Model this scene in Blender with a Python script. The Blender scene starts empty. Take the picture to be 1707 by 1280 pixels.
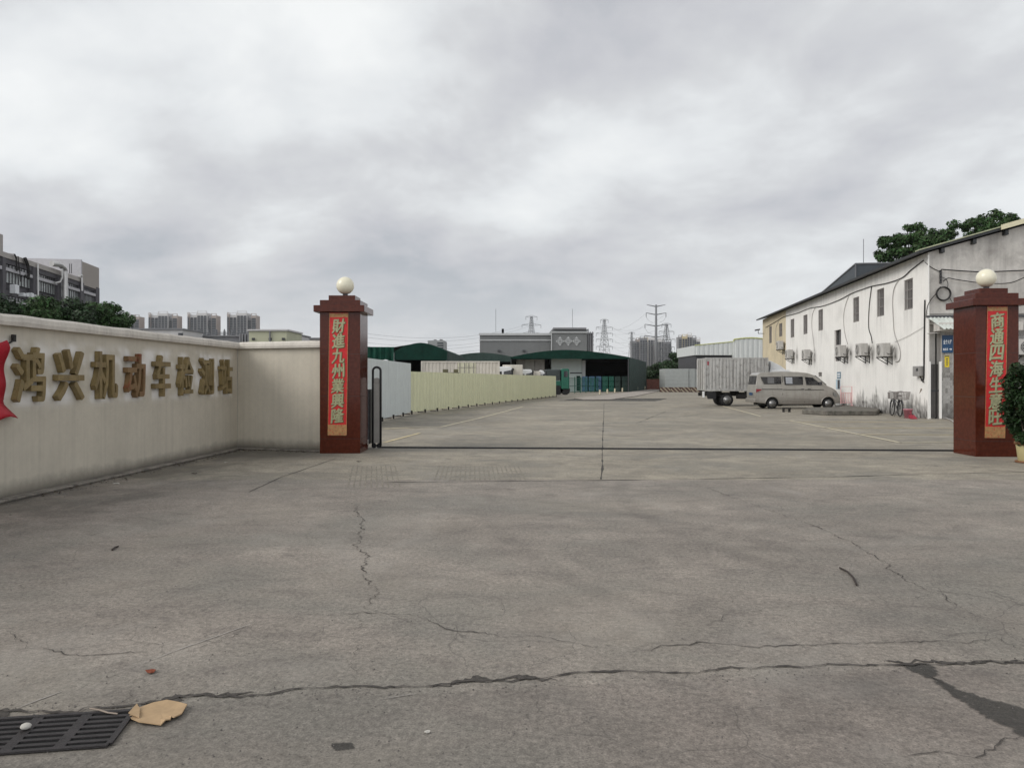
import bpy, math, random
import numpy as np
from mathutils import Vector, Matrix, noise as mnoise
R = math.radians
PI = math.pi
sc = bpy.context.scene
COL = sc.collection

# ------------------------------------------------------------------ camera, sky, sun, exposure
F, CX, HY, H = 1290.0, 853.5, 634.0, 1.5
cd = bpy.data.cameras.new('camera'); cam = bpy.data.objects.new('camera', cd); COL.objects.link(cam)
cam.location = (0, 0, H); cam.rotation_euler = (R(90), 0, 0)
cd.sensor_width = 36; cd.lens = 36 * F / 1707; cd.shift_y = -6 / 1707
cd.clip_start = .1; cd.clip_end = 8000
sc.camera = cam
sc.view_settings.view_transform = 'Standard'; sc.view_settings.look = 'None'
sc.view_settings.gamma = 1; sc.view_settings.exposure = .28
sc.cycles.use_denoising = True
sc.cycles.max_bounces = 6; sc.cycles.volume_bounces = 1; sc.cycles.caustics_reflective = False; sc.cycles.caustics_refractive = False

SUN_EL, SUN_AZ = 36, -108          # degrees; azimuth from +Y towards +X
w = bpy.data.worlds.new('World'); sc.world = w; w.use_nodes = True
nt = w.node_tree; nt.nodes.clear()
def N(t, k, **kw):
    n = t.nodes.new(k)
    for a, v in kw.items(): setattr(n, a, v)
    return n
out = N(nt, 'ShaderNodeOutputWorld')
sky = N(nt, 'ShaderNodeTexSky', sky_type='NISHITA', sun_disc=False, sun_elevation=R(SUN_EL), sun_rotation=R(SUN_AZ))
bg1 = N(nt, 'ShaderNodeBackground'); bg1.inputs[1].default_value = .09
nt.links.new(sky.outputs[0], bg1.inputs[0])
tc = N(nt, 'ShaderNodeTexCoord'); sp = N(nt, 'ShaderNodeSeparateXYZ'); nt.links.new(tc.outputs['Generated'], sp.inputs[0])
def MATH(t, op, a, b=None, c=None, clamp=False):
    n = N(t, 'ShaderNodeMath', operation=op, use_clamp=clamp)
    for i, v in enumerate((a, b, c)):
        if v is None: continue
        if isinstance(v, (int, float)): n.inputs[i].default_value = v
        else: t.links.new(v, n.inputs[i])
    return n.outputs[0]
zz = MATH(nt, 'ADD', MATH(nt, 'ABSOLUTE', sp.outputs[2]), .30)
cb = N(nt, 'ShaderNodeCombineXYZ')
nt.links.new(MATH(nt, 'DIVIDE', sp.outputs[0], zz), cb.inputs[0]); nt.links.new(MATH(nt, 'DIVIDE', sp.outputs[1], zz), cb.inputs[1])
cb.inputs[2].default_value = 3.7
def NOISE(t, vec, scale, detail=5, rough=.5, dist=0.):
    n = N(t, 'ShaderNodeTexNoise'); n.inputs['Scale'].default_value = scale; n.inputs['Detail'].default_value = detail
    n.inputs['Roughness'].default_value = rough; n.inputs['Distortion'].default_value = dist
    t.links.new(vec, n.inputs['Vector']); return n.outputs[0]
def RAMP(t, fac, pts):
    n = N(t, 'ShaderNodeValToRGB'); cr = n.color_ramp
    while len(cr.elements) < len(pts): cr.elements.new(.5)
    for e, (p, c) in zip(cr.elements, pts): e.position = p; e.color = tuple(c) + (1,)
    t.links.new(fac, n.inputs[0]); return n.outputs[0]
n1 = NOISE(nt, cb.outputs[0], .95, 7, .54, .25)
n2 = NOISE(nt, cb.outputs[0], 3.4, 6, .55, .3)
fac = MATH(nt, 'ADD', MATH(nt, 'MULTIPLY', n1, .78), MATH(nt, 'MULTIPLY', n2, .22))
ccol = RAMP(nt, fac, [(.375, (.47, .495, .535)), (.447, (.61, .615, .645)), (.50, (.70, .71, .725)), (.553, (.83, .85, .86)), (.645, (.97, .985, .98))])
zen = N(nt, 'ShaderNodeMapRange'); nt.links.new(sp.outputs[2], zen.inputs[0])       # overhead sky, out of view, dimmed to cut the top light
for i_, v_ in ((1, .42), (2, .85), (3, 1.), (4, .55)): zen.inputs[i_].default_value = v_
hz = MATH(nt, 'MULTIPLY_ADD', MATH(nt, 'ABSOLUTE', sp.outputs[2]), -6.5, 1.0, clamp=True)
mx = N(nt, 'ShaderNodeMixRGB'); nt.links.new(MATH(nt, 'MULTIPLY', hz, .75), mx.inputs[0]); nt.links.new(ccol, mx.inputs[1]); mx.inputs[2].default_value = (.77, .79, .81, 1)
bg2 = N(nt, 'ShaderNodeBackground'); 
bk_ = N(nt, 'ShaderNodeMapRange'); nt.links.new(sp.outputs[1], bk_.inputs[0])       # unseen sky behind the camera brightened to light the walls facing it
for i_, v_ in ((1, .25), (2, -.8), (3, .83), (4, 1.30)): bk_.inputs[i_].default_value = v_
nt.links.new(MATH(nt, 'MULTIPLY', zen.outputs[0], bk_.outputs[0]), bg2.inputs[1]); nt.links.new(mx.outputs[0], bg2.inputs[0])
ms = N(nt, 'ShaderNodeMixShader'); ms.inputs[0].default_value = .93
nt.links.new(bg1.outputs[0], ms.inputs[1]); nt.links.new(bg2.outputs[0], ms.inputs[2]); nt.links.new(ms.outputs[0], out.inputs[0])

sd = bpy.data.lights.new('sun', 'SUN'); sd.energy = 1.5; sd.angle = R(32); sd.color = (1, .96, .9)
sun = bpy.data.objects.new('sun', sd); COL.objects.link(sun)
_d = Vector((math.sin(R(SUN_AZ)) * math.cos(R(SUN_EL)), math.cos(R(SUN_AZ)) * math.cos(R(SUN_EL)), math.sin(R(SUN_EL))))
sun.rotation_euler = _d.to_track_quat('Z', 'Y').to_euler(); sun.location = (0, 0, 60)

# ------------------------------------------------------------------ measuring helpers (photograph pixel -> place)
def at(px, py, Y): return Vector(((px - CX) / F * Y, Y, H + (HY - py) / F * Y))
def gp(px, py, z=0.):
    Y = F * (H - z) / (py - HY); return Vector(((px - CX) / F * Y, Y, z))
class Plane:
    """vertical plane through p in direction d (unit, horizontal); n = normal"""
    def __init__(s, p, d, n): s.p = Vector((p[0], p[1], 0)); s.d = Vector((d[0], d[1], 0)).normalized(); s.n = Vector((n[0], n[1], 0)).normalized()
    def t(s, px):
        r = (px - CX) / F
        return (r * s.p.y - s.p.x) / (s.d.x - r * s.d.y)
    def z(s, px, py):
        q = s.p + s.d * s.t(px); return H + (HY - py) / F * q.y
    def at(s, t, z, off=0.): 
        q = s.p + s.d * t + s.n * off; return Vector((q.x, q.y, z))
    def pt(s, px, py, off=0.): return s.at(s.t(px), s.z(px, py), off)

# ------------------------------------------------------------------ mesh builder
class MB:
    def __init__(s): s.v = []; s.f = []; s.st = {}
    def add(s, vs, fs):
        o = len(s.v); s.v += [tuple(v) for v in vs]; s.f += [tuple(i + o for i in f) for f in fs]; return s
    def box(s, x0, x1, y0, y1, z0, z1):
        return s.add([(x0,y0,z0),(x1,y0,z0),(x1,y1,z0),(x0,y1,z0),(x0,y0,z1),(x1,y0,z1),(x1,y1,z1),(x0,y1,z1)],
                     [(3,2,1,0),(4,5,6,7),(0,1,5,4),(1,2,6,5),(2,3,7,6),(3,0,4,7)])
    def obox(s, o, a, b, c):
        """box from corner o with edge vectors a, b, c"""
        o, a, b, c = map(Vector, (o, a, b, c))
        if a.cross(b).dot(c) < 0: a, b = b, a
        return s.add([o, o+a, o+a+b, o+b, o+c, o+a+c, o+a+b+c, o+b+c], [(3,2,1,0),(4,5,6,7),(0,1,5,4),(1,2,6,5),(2,3,7,6),(3,0,4,7)])
    def bar(s, p, q, w, h=None):
        p, q = Vector(p), Vector(q); h = h or w; d = (q - p)
        up = Vector((0,0,1)) if abs(d.normalized().z) < .95 else Vector((1,0,0))
        a = d.cross(up).normalized() * w; b = a.cross(d).normalized() * h
        return s.obox(p - a/2 - b/2, a, b, d)
    def quad(s, a, b, c, d): return s.add([a, b, c, d], [(0,1,2,3)])
    def prism(s, poly, a, b):
        """poly: list of 3-D points (planar ring), extruded from offset a to offset b (vectors)"""
        n = len(poly); a, b = Vector(a), Vector(b)
        P = [Vector(p) for p in poly]
        return s.add([p + a for p in P] + [p + b for p in P],
                     [tuple(range(n))[::-1], tuple(range(n, 2*n))] + [(i, (i+1) % n, n + (i+1) % n, n + i) for i in range(n)])
    def tube(s, pts, r, n=6, closed=False, r2=None):
        P = [Vector(p) for p in pts]; m = len(P); base = len(s.v); vs = []; fs = []
        prev = None
        for i, p in enumerate(P):
            if closed: d = P[(i+1) % m] - P[i-1]
            else: d = P[min(i+1, m-1)] - P[max(i-1, 0)]
            d.normalize()
            if prev is None:
                u = Vector((0,0,1)) if abs(d.z) < .9 else Vector((1,0,0)); a = d.cross(u).normalized()
            else:
                a = (prev - d * prev.dot(d)).normalized()
            prev = a; b = d.cross(a)
            rr = r if r2 is None else r + (r2 - r) * i / max(1, m - 1)
            for k in range(n):
                t = 2*PI*k/n; vs.append(p + a * (rr*math.cos(t)) + b * (rr*math.sin(t)))
        for i in range(m if closed else m - 1):
            for k in range(n):
                j = (i+1) % m
                fs.append((i*n+k, i*n+(k+1) % n, j*n+(k+1) % n, j*n+k))
        if not closed: fs += [tuple(range(n))[::-1], tuple(range((m-1)*n, m*n))]
        return s.add(vs, fs)
    def lathe(s, prof, n=16, o=(0,0,0), ax='z'):
        vs = []; fs = []
        for r, z in prof:
            for k in range(n):
                t = 2*PI*k/n; c, q = r*math.cos(t), r*math.sin(t)
                v = (c, q, z) if ax == 'z' else ((q, z, c) if ax == 'y' else (z, c, q))
                vs.append((v[0]+o[0], v[1]+o[1], v[2]+o[2]))
        m = len(prof)
        for i in range(m-1):
            for k in range(n): fs.append((i*n+k, i*n+(k+1) % n, (i+1)*n+(k+1) % n, (i+1)*n+k))
        if prof[0][0] > 1e-6: fs.append(tuple(range(n))[::-1])
        if prof[-1][0] > 1e-6: fs.append(tuple(range((m-1)*n, m*n)))
        return s.add(vs, fs)
    def sphere(s, c, r, n=20, m=12, sz=1.):
        return s.lathe([(max(1e-7, r*math.sin(PI*i/m)), -r*sz*math.cos(PI*i/m)) for i in range(m+1)], n, c)
    def sheet(s, pts, z0, z1):
        """vertical ribbon over ground polyline"""
        n = len(pts)
        z0f = z0 if callable(z0) else (lambda i: z0); z1f = z1 if callable(z1) else (lambda i: z1)
        return s.add([(p[0], p[1], z0f(i)) for i, p in enumerate(pts)] + [(p[0], p[1], z1f(i)) for i, p in enumerate(pts)],
                     [(i, i+1, n+i+1, n+i) for i in range(n-1)])
    def build(s, name, mat, parent=None, smooth=False, bevel=0, world=False, solid=0, seg=1):
        me = bpy.data.meshes.new(name); V = s.v
        if parent is not None and world:
            loc = parent.location; rz = parent.rotation_euler[2]
            if parent.parent is not None: loc = loc + parent.parent.location; rz = parent.parent.rotation_euler[2]
            c, q = math.cos(-rz), math.sin(-rz)
            V = [((v[0]-loc.x)*c - (v[1]-loc.y)*q, (v[0]-loc.x)*q + (v[1]-loc.y)*c, v[2]-loc.z) for v in V]
        me.from_pydata(V, [], s.f); me.validate(); me.update()
        if s.st:
            at_ = me.attributes.new('stain', 'FLOAT', 'POINT')
            arr = np.zeros(len(V), dtype=np.float32)
            for i, x in s.st.items(): arr[i] = x
            at_.data.foreach_set('value', arr)
        for m_ in (mat if isinstance(mat, (list, tuple)) else [mat]): me.materials.append(m_)
        if smooth: me.polygons.foreach_set('use_smooth', [True]*len(me.polygons))
        o = bpy.data.objects.new(name, me); COL.objects.link(o)
        if parent is not None: o.parent = parent
        if solid:
            md = o.modifiers.new('solid', 'SOLIDIFY'); md.thickness = solid; md.offset = 0
        if bevel:
            md = o.modifiers.new('bevel', 'BEVEL'); md.width = bevel; md.segments = seg; md.limit_method = 'ANGLE'; md.angle_limit = R(35)
        return o

def tag(o, label=None, cat=None, group=None, kind=None):
    if label: o['label'] = label
    if cat: o['category'] = cat
    if group: o['group'] = group
    if kind: o['kind'] = kind
    return o
def thing(name, label, cat, loc=(0,0,0), rz=0., group=None):
    o = bpy.data.objects.new(name, None); COL.objects.link(o); o.empty_display_size = .2
    o.location = loc; o.rotation_euler = (0, 0, rz)
    return tag(o, label, cat, group)
def dup(root, loc, rz=None, label=None, parent=None):
    c = root.copy(); COL.objects.link(c)
    if parent is None:
        c.location = loc
        if rz is not None: c.rotation_euler = (0, 0, rz)
        if label: c['label'] = label
    else: c.parent = parent
    for ch in list(root.children): dup(ch, None, parent=c)
    return c

# ------------------------------------------------------------------ materials
def M(name, col, rough=.65, var=.14, vs=2.5, bump=0., bs=70., metal=0., spec=.4, streak=None, sscale=(6,6,.35), low=None, blotch=None, stain=None, coat=0., leaf=0.):
    m = bpy.data.materials.new(name); m.use_nodes = True; t = m.node_tree; b = t.nodes['Principled BSDF']
    b.inputs['Roughness'].default_value = rough; b.inputs['Metallic'].default_value = metal
    b.inputs['Specular IOR Level'].default_value = spec
    if coat: b.inputs['Coat Weight'].default_value = coat; b.inputs['Coat Roughness'].default_value = .06
    tc = N(t, 'ShaderNodeTexCoord'); oc = tc.outputs['Object']
    a = NOISE(t, oc, vs, 6, .6)
    b2 = NOISE(t, oc, vs*9, 4, .6)
    f = MATH(t, 'ADD', MATH(t, 'MULTIPLY', a, .65), MATH(t, 'MULTIPLY', b2, .35))
    lo = [c*(1-var*1.6) for c in col]; hi = [min(1, c*(1+var*1.6)) for c in col]
    c = RAMP(t, f, [(.28, lo), (.72, hi)])
    def mix(c, fac, c2, amt=1.):
        n = N(t, 'ShaderNodeMixRGB'); t.links.new(MATH(t, 'MULTIPLY', fac, amt), n.inputs[0]); t.links.new(c, n.inputs[1])
        n.inputs[2].default_value = tuple(c2) + (1,); return n.outputs[0]
    def rng(v, a_, b_):
        n = N(t, 'ShaderNodeMapRange'); n.inputs[1].default_value = a_; n.inputs[2].default_value = b_; t.links.new(v, n.inputs[0]); return n.outputs[0]
    if leaf:
        g = N(t, 'ShaderNodeNewGeometry')
        n = N(t, 'ShaderNodeHueSaturation'); n.inputs['Saturation'].default_value = 1.
        t.links.new(MATH(t, 'MULTIPLY_ADD', g.outputs['Random Per Island'], leaf, 1 - leaf*.45), n.inputs['Value'])
        t.links.new(MATH(t, 'MULTIPLY_ADD', g.outputs['Random Per Island'], .05, .475), n.inputs['Hue'])
        t.links.new(c, n.inputs['Color']); c = n.outputs[0]
    if streak:
        mp = N(t, 'ShaderNodeMapping'); mp.inputs['Scale'].default_value = sscale; t.links.new(oc, mp.inputs[0])
        c = mix(c, rng(NOISE(t, mp.outputs[0], 1., 5, .6), .48, .75), streak[0], streak[1])
    if blotch:
        c = mix(c, rng(NOISE(t, oc, blotch[2], 8, .65, .6), .52, .66), blotch[0], blotch[1])
    if low:
        sx = N(t, 'ShaderNodeSeparateXYZ'); t.links.new(oc, sx.inputs[0])
        h = MATH(t, 'MULTIPLY_ADD', NOISE(t, oc, 3., 6, .7), low[1]*1.2, low[1]*.4)
        k = MATH(t, 'SUBTRACT', 1., MATH(t, 'DIVIDE', sx.outputs[2], h), clamp=True)
        c = mix(c, k, low[0], low[2])
    if stain:
        an = N(t, 'ShaderNodeAttribute', attribute_name='stain'); c = mix(c, an.outputs['Fac'], stain)
    t.links.new(c, b.inputs['Base Color'])
    if bump:
        bn = N(t, 'ShaderNodeBump'); bn.inputs['Strength'].default_value = bump; bn.inputs['Distance'].default_value = .02
        t.links.new(NOISE(t, oc, bs, 5, .65), bn.inputs['Height']); t.links.new(bn.outputs[0], b.inputs['Normal'])
    return m

def ground_mat():
    m = bpy.data.materials.new('concrete'); m.use_nodes = True; t = m.node_tree; b = t.nodes['Principled BSDF']
    b.inputs['Specular IOR Level'].default_value = .3
    tc = N(t, 'ShaderNodeTexCoord'); oc = tc.outputs['Object']; sx = N(t, 'ShaderNodeSeparateXYZ'); t.links.new(oc, sx.inputs[0])
    X, Y = sx.outputs[0], sx.outputs[1]
    def mapped(sc_, rot=0):
        mp = N(t, 'ShaderNodeMapping'); mp.inputs['Scale'].default_value = sc_; mp.inputs['Rotation'].default_value = (0, 0, rot); t.links.new(oc, mp.inputs[0]); return mp.outputs[0]
    def rng(v, a_, b_, c_=0., d_=1.):
        n = N(t, 'ShaderNodeMapRange'); n.inputs[1].default_value = a_; n.inputs[2].default_value = b_; n.inputs[3].default_value = c_; n.inputs[4].default_value = d_; t.links.new(v, n.inputs[0]); return n.outputs[0]
    def mixc(f, c1, c2):
        n = N(t, 'ShaderNodeMixRGB')
        t.links.new(f, n.inputs[0])
        for i, c in ((1, c1), (2, c2)):
            if isinstance(c, tuple): n.inputs[i].default_value = c + (1,)
            else: t.links.new(c, n.inputs[i])
        return n.outputs[0]
    big = NOISE(t, mapped((.22, .3, 1)), 1., 5, .6, .4)
    mid = NOISE(t, mapped((1.5, 1.1, 1), .35), 1., 8, .66, .6)
    brush = NOISE(t, mapped((5, 3.2, 1), .4), 1., 7, .65, .5)
    fine = NOISE(t, mapped((1, 1.6, 1)), 22., 7, .8)
    grit = NOISE(t, mapped((1, 1, 1)), 95., 4, .8)
    # zones: street slab / apron / yard
    dstreet = MATH(t, 'SUBTRACT', MATH(t, 'MULTIPLY_ADD', X, .117, 3.785), Y)      # > 0 on the street slab
    street = rng(dstreet, -.01, .03)
    yard = rng(Y, 11.64, 11.72)
    c = mixc(street, (.272, .241, .209), (.222, .194, .170))
    c = mixc(yard, c, (.318, .285, .230))
    val = MATH(t, 'ADD', MATH(t, 'MULTIPLY', big, .75), MATH(t, 'ADD', MATH(t, 'MULTIPLY', mid, .75), MATH(t, 'MULTIPLY', brush, .32)))
    val = MATH(t, 'ADD', val, MATH(t, 'ADD', MATH(t, 'MULTIPLY', fine, .85), MATH(t, 'MULTIPLY', grit, .45)))
    mul = rng(val, 1.28, 1.84, .60, 1.40)
    n = N(t, 'ShaderNodeMixRGB', blend_type='MULTIPLY'); n.inputs[0].default_value = 1
    t.links.new(c, n.inputs[1]); t.links.new(mul, n.inputs[2]); c = n.outputs[0]
    c = mixc(MATH(t, 'MULTIPLY', rng(NOISE(t, mapped((.45, .6, 1), .9), 1., 6, .6, .7), .44, .62), .55), c, (.200, .192, .168))
    c = mixc(MATH(t, 'MULTIPLY', rng(NOISE(t, mapped((2.2, 3.4, 1), .2), 1., 7, .7, .8), .50, .68), .45), c, (.115, .100, .092))
    gm = rng(NOISE(t, mapped((1, .8, 1), .2), 34., 4, .72), .34, .66, .72, 1.26)
    gm2 = rng(NOISE(t, oc, 105., 2, .6), .30, .70, .76, 1.24)
    n = N(t, 'ShaderNodeMixRGB', blend_type='MULTIPLY'); n.inputs[0].default_value = 1
    t.links.new(c, n.inputs[1]); t.links.new(MATH(t, 'MULTIPLY', gm, gm2), n.inputs[2]); c = n.outputs[0]
    # darker scuffed patches, tyre grime, warm dust, pale worn laitance
    c = mixc(MATH(t, 'MULTIPLY', rng(NOISE(t, mapped((.5, .8, 1), .5), 1., 7, .65, .8), .55, .72), .38), c, (.13, .122, .115))
    c = mixc(MATH(t, 'MULTIPLY', rng(NOISE(t, mapped((.35, .45, 1), 1.), 1.3, 6, .6), .52, .7), .30), c, (.30, .265, .215))
    c = mixc(MATH(t, 'MULTIPLY', rng(NOISE(t, mapped((.8, .5, 1), 2.), 1., 7, .7, .6), .54, .70), .38), c, (.36, .335, .30))
    # dark damp foot of the sign wall
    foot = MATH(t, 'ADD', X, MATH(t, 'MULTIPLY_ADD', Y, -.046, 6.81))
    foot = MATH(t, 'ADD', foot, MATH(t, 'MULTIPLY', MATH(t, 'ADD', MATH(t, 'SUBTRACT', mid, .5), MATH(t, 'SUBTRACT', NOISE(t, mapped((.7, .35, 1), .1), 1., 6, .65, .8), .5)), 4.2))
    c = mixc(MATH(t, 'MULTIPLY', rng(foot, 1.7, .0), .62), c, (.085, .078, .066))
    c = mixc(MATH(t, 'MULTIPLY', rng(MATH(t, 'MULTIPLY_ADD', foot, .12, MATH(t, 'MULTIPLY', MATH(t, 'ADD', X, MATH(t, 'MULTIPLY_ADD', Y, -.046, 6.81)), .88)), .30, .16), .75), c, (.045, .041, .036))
    # grime collected in the wall corner by the pillar
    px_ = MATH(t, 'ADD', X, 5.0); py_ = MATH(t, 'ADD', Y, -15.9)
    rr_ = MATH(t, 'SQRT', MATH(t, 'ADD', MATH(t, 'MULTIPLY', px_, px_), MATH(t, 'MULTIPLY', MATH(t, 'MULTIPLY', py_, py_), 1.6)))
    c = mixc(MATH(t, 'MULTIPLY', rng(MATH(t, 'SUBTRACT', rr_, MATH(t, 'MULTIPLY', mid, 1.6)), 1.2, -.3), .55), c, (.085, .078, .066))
    # map cracking in worn patches, faint tyre arcs turning in through the gateway
    vo = N(t, 'ShaderNodeTexVoronoi', feature='DISTANCE_TO_EDGE'); vo.inputs['Scale'].default_value = 2.1
    wv = N(t, 'ShaderNodeMixRGB'); wv.inputs[0].default_value = .09; t.links.new(oc, wv.inputs[1])
    wn_ = N(t, 'ShaderNodeTexNoise'); wn_.inputs['Scale'].default_value = 5; wn_.inputs['Detail'].default_value = 6; t.links.new(oc, wn_.inputs['Vector']); t.links.new(wn_.outputs['Color'], wv.inputs[2]); t.links.new(wv.outputs[0], vo.inputs['Vector'])
    hair = MATH(t, 'MULTIPLY', rng(vo.outputs['Distance'], .0085, .0025), rng(NOISE(t, mapped((.45, .5, 1), 1.4), 1., 5, .6), .50, .60))
    c = mixc(MATH(t, 'MULTIPLY', hair, .5), c, (.075, .068, .062))
    for cx_, cy_, r_, w_, a_ in ((9.0, 9.5, 7.6, .16, .34), (9.0, 9.5, 9.3, .16, .34), (-3.5, 4.5, 6.4, .15, .30), (-3.5, 4.5, 8.0, .15, .30), (3.0, 26.0, 17.5, .2, .28), (3.0, 26.0, 19.1, .2, .28)):
        dx_ = MATH(t, 'ADD', X, -cx_); dy_ = MATH(t, 'ADD', Y, -cy_); d_ = MATH(t, 'SQRT', MATH(t, 'ADD', MATH(t, 'MULTIPLY', dx_, dx_), MATH(t, 'MULTIPLY', dy_, dy_)))
        b_ = rng(MATH(t, 'ABSOLUTE', MATH(t, 'ADD', d_, -r_)), w_, w_*.35)
        c = mixc(MATH(t, 'MULTIPLY', MATH(t, 'MULTIPLY', b_, rng(mid, .42, .62)), a_), c, (.105, .095, .086))
    # pits and specks
    c = mixc(MATH(t, 'MULTIPLY', rng(NOISE(t, oc, 62., 2, .5), .64, .69), .6), c, (.06, .055, .05))
    c = mixc(MATH(t, 'MULTIPLY', rng(NOISE(t, oc, 48., 2, .5), .70, .75), .25), c, (.36, .34, .32))
    t.links.new(c, b.inputs['Base Color'])
    t.links.new(rng(mid, .3, .7, .72, .9), b.inputs['Roughness'])
    hgt = MATH(t, 'ADD', MATH(t, 'MULTIPLY', fine, .6), MATH(t, 'ADD', MATH(t, 'MULTIPLY', grit, .5), MATH(t, 'MULTIPLY', brush, .5)))
    bn = N(t, 'ShaderNodeBump'); bn.inputs['Strength'].default_value = .5; bn.inputs['Distance'].default_value = .012
    t.links.new(hgt, bn.inputs['Height']); t.links.new(bn.outputs[0], b.inputs['Normal'])
    return m

def stripe_mat(name, c1, c2, freq, ang=1.):
    m = bpy.data.materials.new(name); m.use_nodes = True; t = m.node_tree; b = t.nodes['Principled BSDF']; b.inputs['Roughness'].default_value = .6
    tc = N(t, 'ShaderNodeTexCoord'); sx = N(t, 'ShaderNodeSeparateXYZ'); t.links.new(tc.outputs['Object'], sx.inputs[0])
    v = MATH(t, 'FRACT', MATH(t, 'MULTIPLY', MATH(t, 'ADD', sx.outputs[0], MATH(t, 'MULTIPLY', sx.outputs[2], ang)), freq))
    n = N(t, 'ShaderNodeMixRGB'); t.links.new(MATH(t, 'GREATER_THAN', v, .5), n.inputs[0]); n.inputs[1].default_value = c1 + (1,); n.inputs[2].default_value = c2 + (1,)
    g = N(t, 'ShaderNodeMixRGB', blend_type='MULTIPLY'); g.inputs[0].default_value = .6; t.links.new(n.outputs[0], g.inputs[1])
    t.links.new(NOISE(t, tc.outputs['Object'], 3., 6, .7), g.inputs[2]); t.links.new(g.outputs[0], b.inputs['Base Color'])
    return m
def glass_mat(name, col, rough=.08):
    return M(name, col, rough=rough, var=.15, vs=1.5, spec=.7)

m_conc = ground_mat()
m_crack = M('crack_dirt', (.066, .058, .052), rough=.95, var=.4, vs=20)
m_joint = M('joint_filler', (.055, .051, .046), rough=.95, var=.35, vs=14)
m_crumb = M('crumbled_edge', (.075, .067, .06), rough=.95, var=.55, vs=30, bump=.6, bs=80)
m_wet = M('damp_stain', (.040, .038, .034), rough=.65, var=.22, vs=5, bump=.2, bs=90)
m_groove = M('groove_dirt', (.235, .212, .175), rough=.95, var=.3, vs=6)
m_scratch = M('pale_scratch', (.36, .335, .31), rough=.9, var=.3, vs=9)
def _soft(m):
    t = m.node_tree; b = t.nodes['Principled BSDF']; an = N(t, 'ShaderNodeAttribute', attribute_name='stain'); tc = N(t, 'ShaderNodeTexCoord')
    f = MATH(t, 'ADD', an.outputs['Fac'], MATH(t, 'MULTIPLY', MATH(t, 'SUBTRACT', NOISE(t, tc.outputs['Object'], 16., 6, .7), .5), 2.2))
    t.links.new(MATH(t, 'MULTIPLY', MATH(t, 'MULTIPLY_ADD', f, 2.2, -.75, clamp=True), .62), b.inputs['Alpha'])
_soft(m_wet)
m_line = M('worn_white_line', (.58, .52, .38), rough=.8, var=.25, vs=9, blotch=((.30, .28, .25), .7, 6))
m_yline = M('worn_yellow_line', (.60, .50, .30), rough=.8, var=.25, vs=9, blotch=((.30, .28, .25), .6, 6))
m_apron = M('apron_concrete', (.22, .20, .175), rough=.9, var=.3, vs=4, bump=.4, bs=60, blotch=((.05, .046, .04), .85, 2.2))
m_plaster = M('sign_wall_plaster', (.56, .515, .43), rough=.85, var=.07, vs=1.2, bump=.12, bs=90, streak=((.33, .305, .26), .26), sscale=(9, 9, .22), low=((.07, .063, .052), .24, .95), stain=(.80, .78, .75))
m_coping = M('coping_plaster', (.63, .59, .53), rough=.85, var=.10, vs=3, bump=.25, bs=50, streak=((.36, .33, .30), .4), sscale=(9, 9, .6))
m_gold = M('tarnished_gold', (.25, .188, .085), rough=.45, var=.22, vs=5, metal=.25, spec=.5, streak=((.10, .075, .045), .6))
m_goldred = M('gold_with_red_paint', (.215, .135, .065), rough=.45, var=.25, vs=4, metal=.2, blotch=((.22, .018, .014), .95, 2.1))
m_granite = M('polished_red_granite', (.078, .0170, .0085), rough=.12, var=.3, vs=14, spec=.24)
m_paper = M('red_couplet_paper', (.60, .018, .024), rough=.5, var=.12, vs=6, blotch=((.42, .10, .045), .6, 16))
m_papergold = M('gold_printed_edge', (.42, .24, .10), rough=.5, var=.3, vs=18, blotch=((.48, .03, .03), .8, 22))
m_brush = M('gold_green_lettering', (.38, .37, .22), rough=.4, var=.2, vs=20, metal=.1)
m_brushedge = M('dark_lettering_edge', (.085, .09, .035), rough=.5, var=.3, vs=20)
m_globe = M('cream_globe', (.80, .76, .60), rough=.16, var=.05, vs=3, spec=.5)
m_black = M('black_metal', (.018, .018, .020), rough=.45, var=.2)
m_dark = M('dark_grey_metal', (.06, .06, .065), rough=.5, var=.2)
m_steel = M('grey_steel_panel', (.33, .32, .30), rough=.35, var=.1, metal=.5, streak=((.16, .15, .14), .5))
m_banner = M('red_banner_cloth', (.40, .003, .018), rough=.55, var=.12, vs=2)
m_white = M('white_plaster', (.84, .825, .795), rough=.85, var=.04, vs=1.2, bump=.15, bs=40, streak=((.58, .56, .54), .28), sscale=(5, 5, .22), stain=(.075, .068, .063))
m_greyplaster = M('grimy_gable_plaster', (.58, .555, .52), rough=.88, var=.12, vs=1.2, bump=.15, bs=40, streak=((.30, .28, .27), .55), sscale=(4, 4, .3), blotch=((.36, .335, .32), .6, 1.6), stain=(.07, .062, .056))
m_cream = M('cream_plaster', (.60, .52, .37), rough=.85, var=.12, vs=1., streak=((.33, .29, .22), .5), sscale=(4, 4, .3))
m_roofdark = M('dark_roof_sheet', (.032, .034, .036), rough=.6, var=.2)
m_verge = M('pale_green_verge', (.42, .44, .30), rough=.6, var=.15, streak=((.25, .26, .17), .5))
m_fascia = M('cream_fascia', (.66, .61, .43), rough=.6, var=.1)
m_glass = glass_mat('dark_window_glass', (.045, .046, .05))
m_bars = M('window_bars', (.26, .24, .23), rough=.6)
m_ac = M('dirty_white_casing', (.50, .485, .46), rough=.5, var=.12, vs=4, streak=((.16, .15, .14), .6), sscale=(9, 9, 1.2))
m_grille = M('fan_grille', (.09, .09, .09), rough=.6, var=.3)
m_cable = M('black_cable', (.022, .021, .021), rough=.6)
m_gcable = M('grey_pipe', (.40, .385, .37), rough=.6)
m_blue = M('blue_sign_board', (.014, .060, .145), rough=.35, var=.06)
m_wtext = M('white_lettering', (.78, .80, .82), rough=.5, var=.03)
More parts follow.
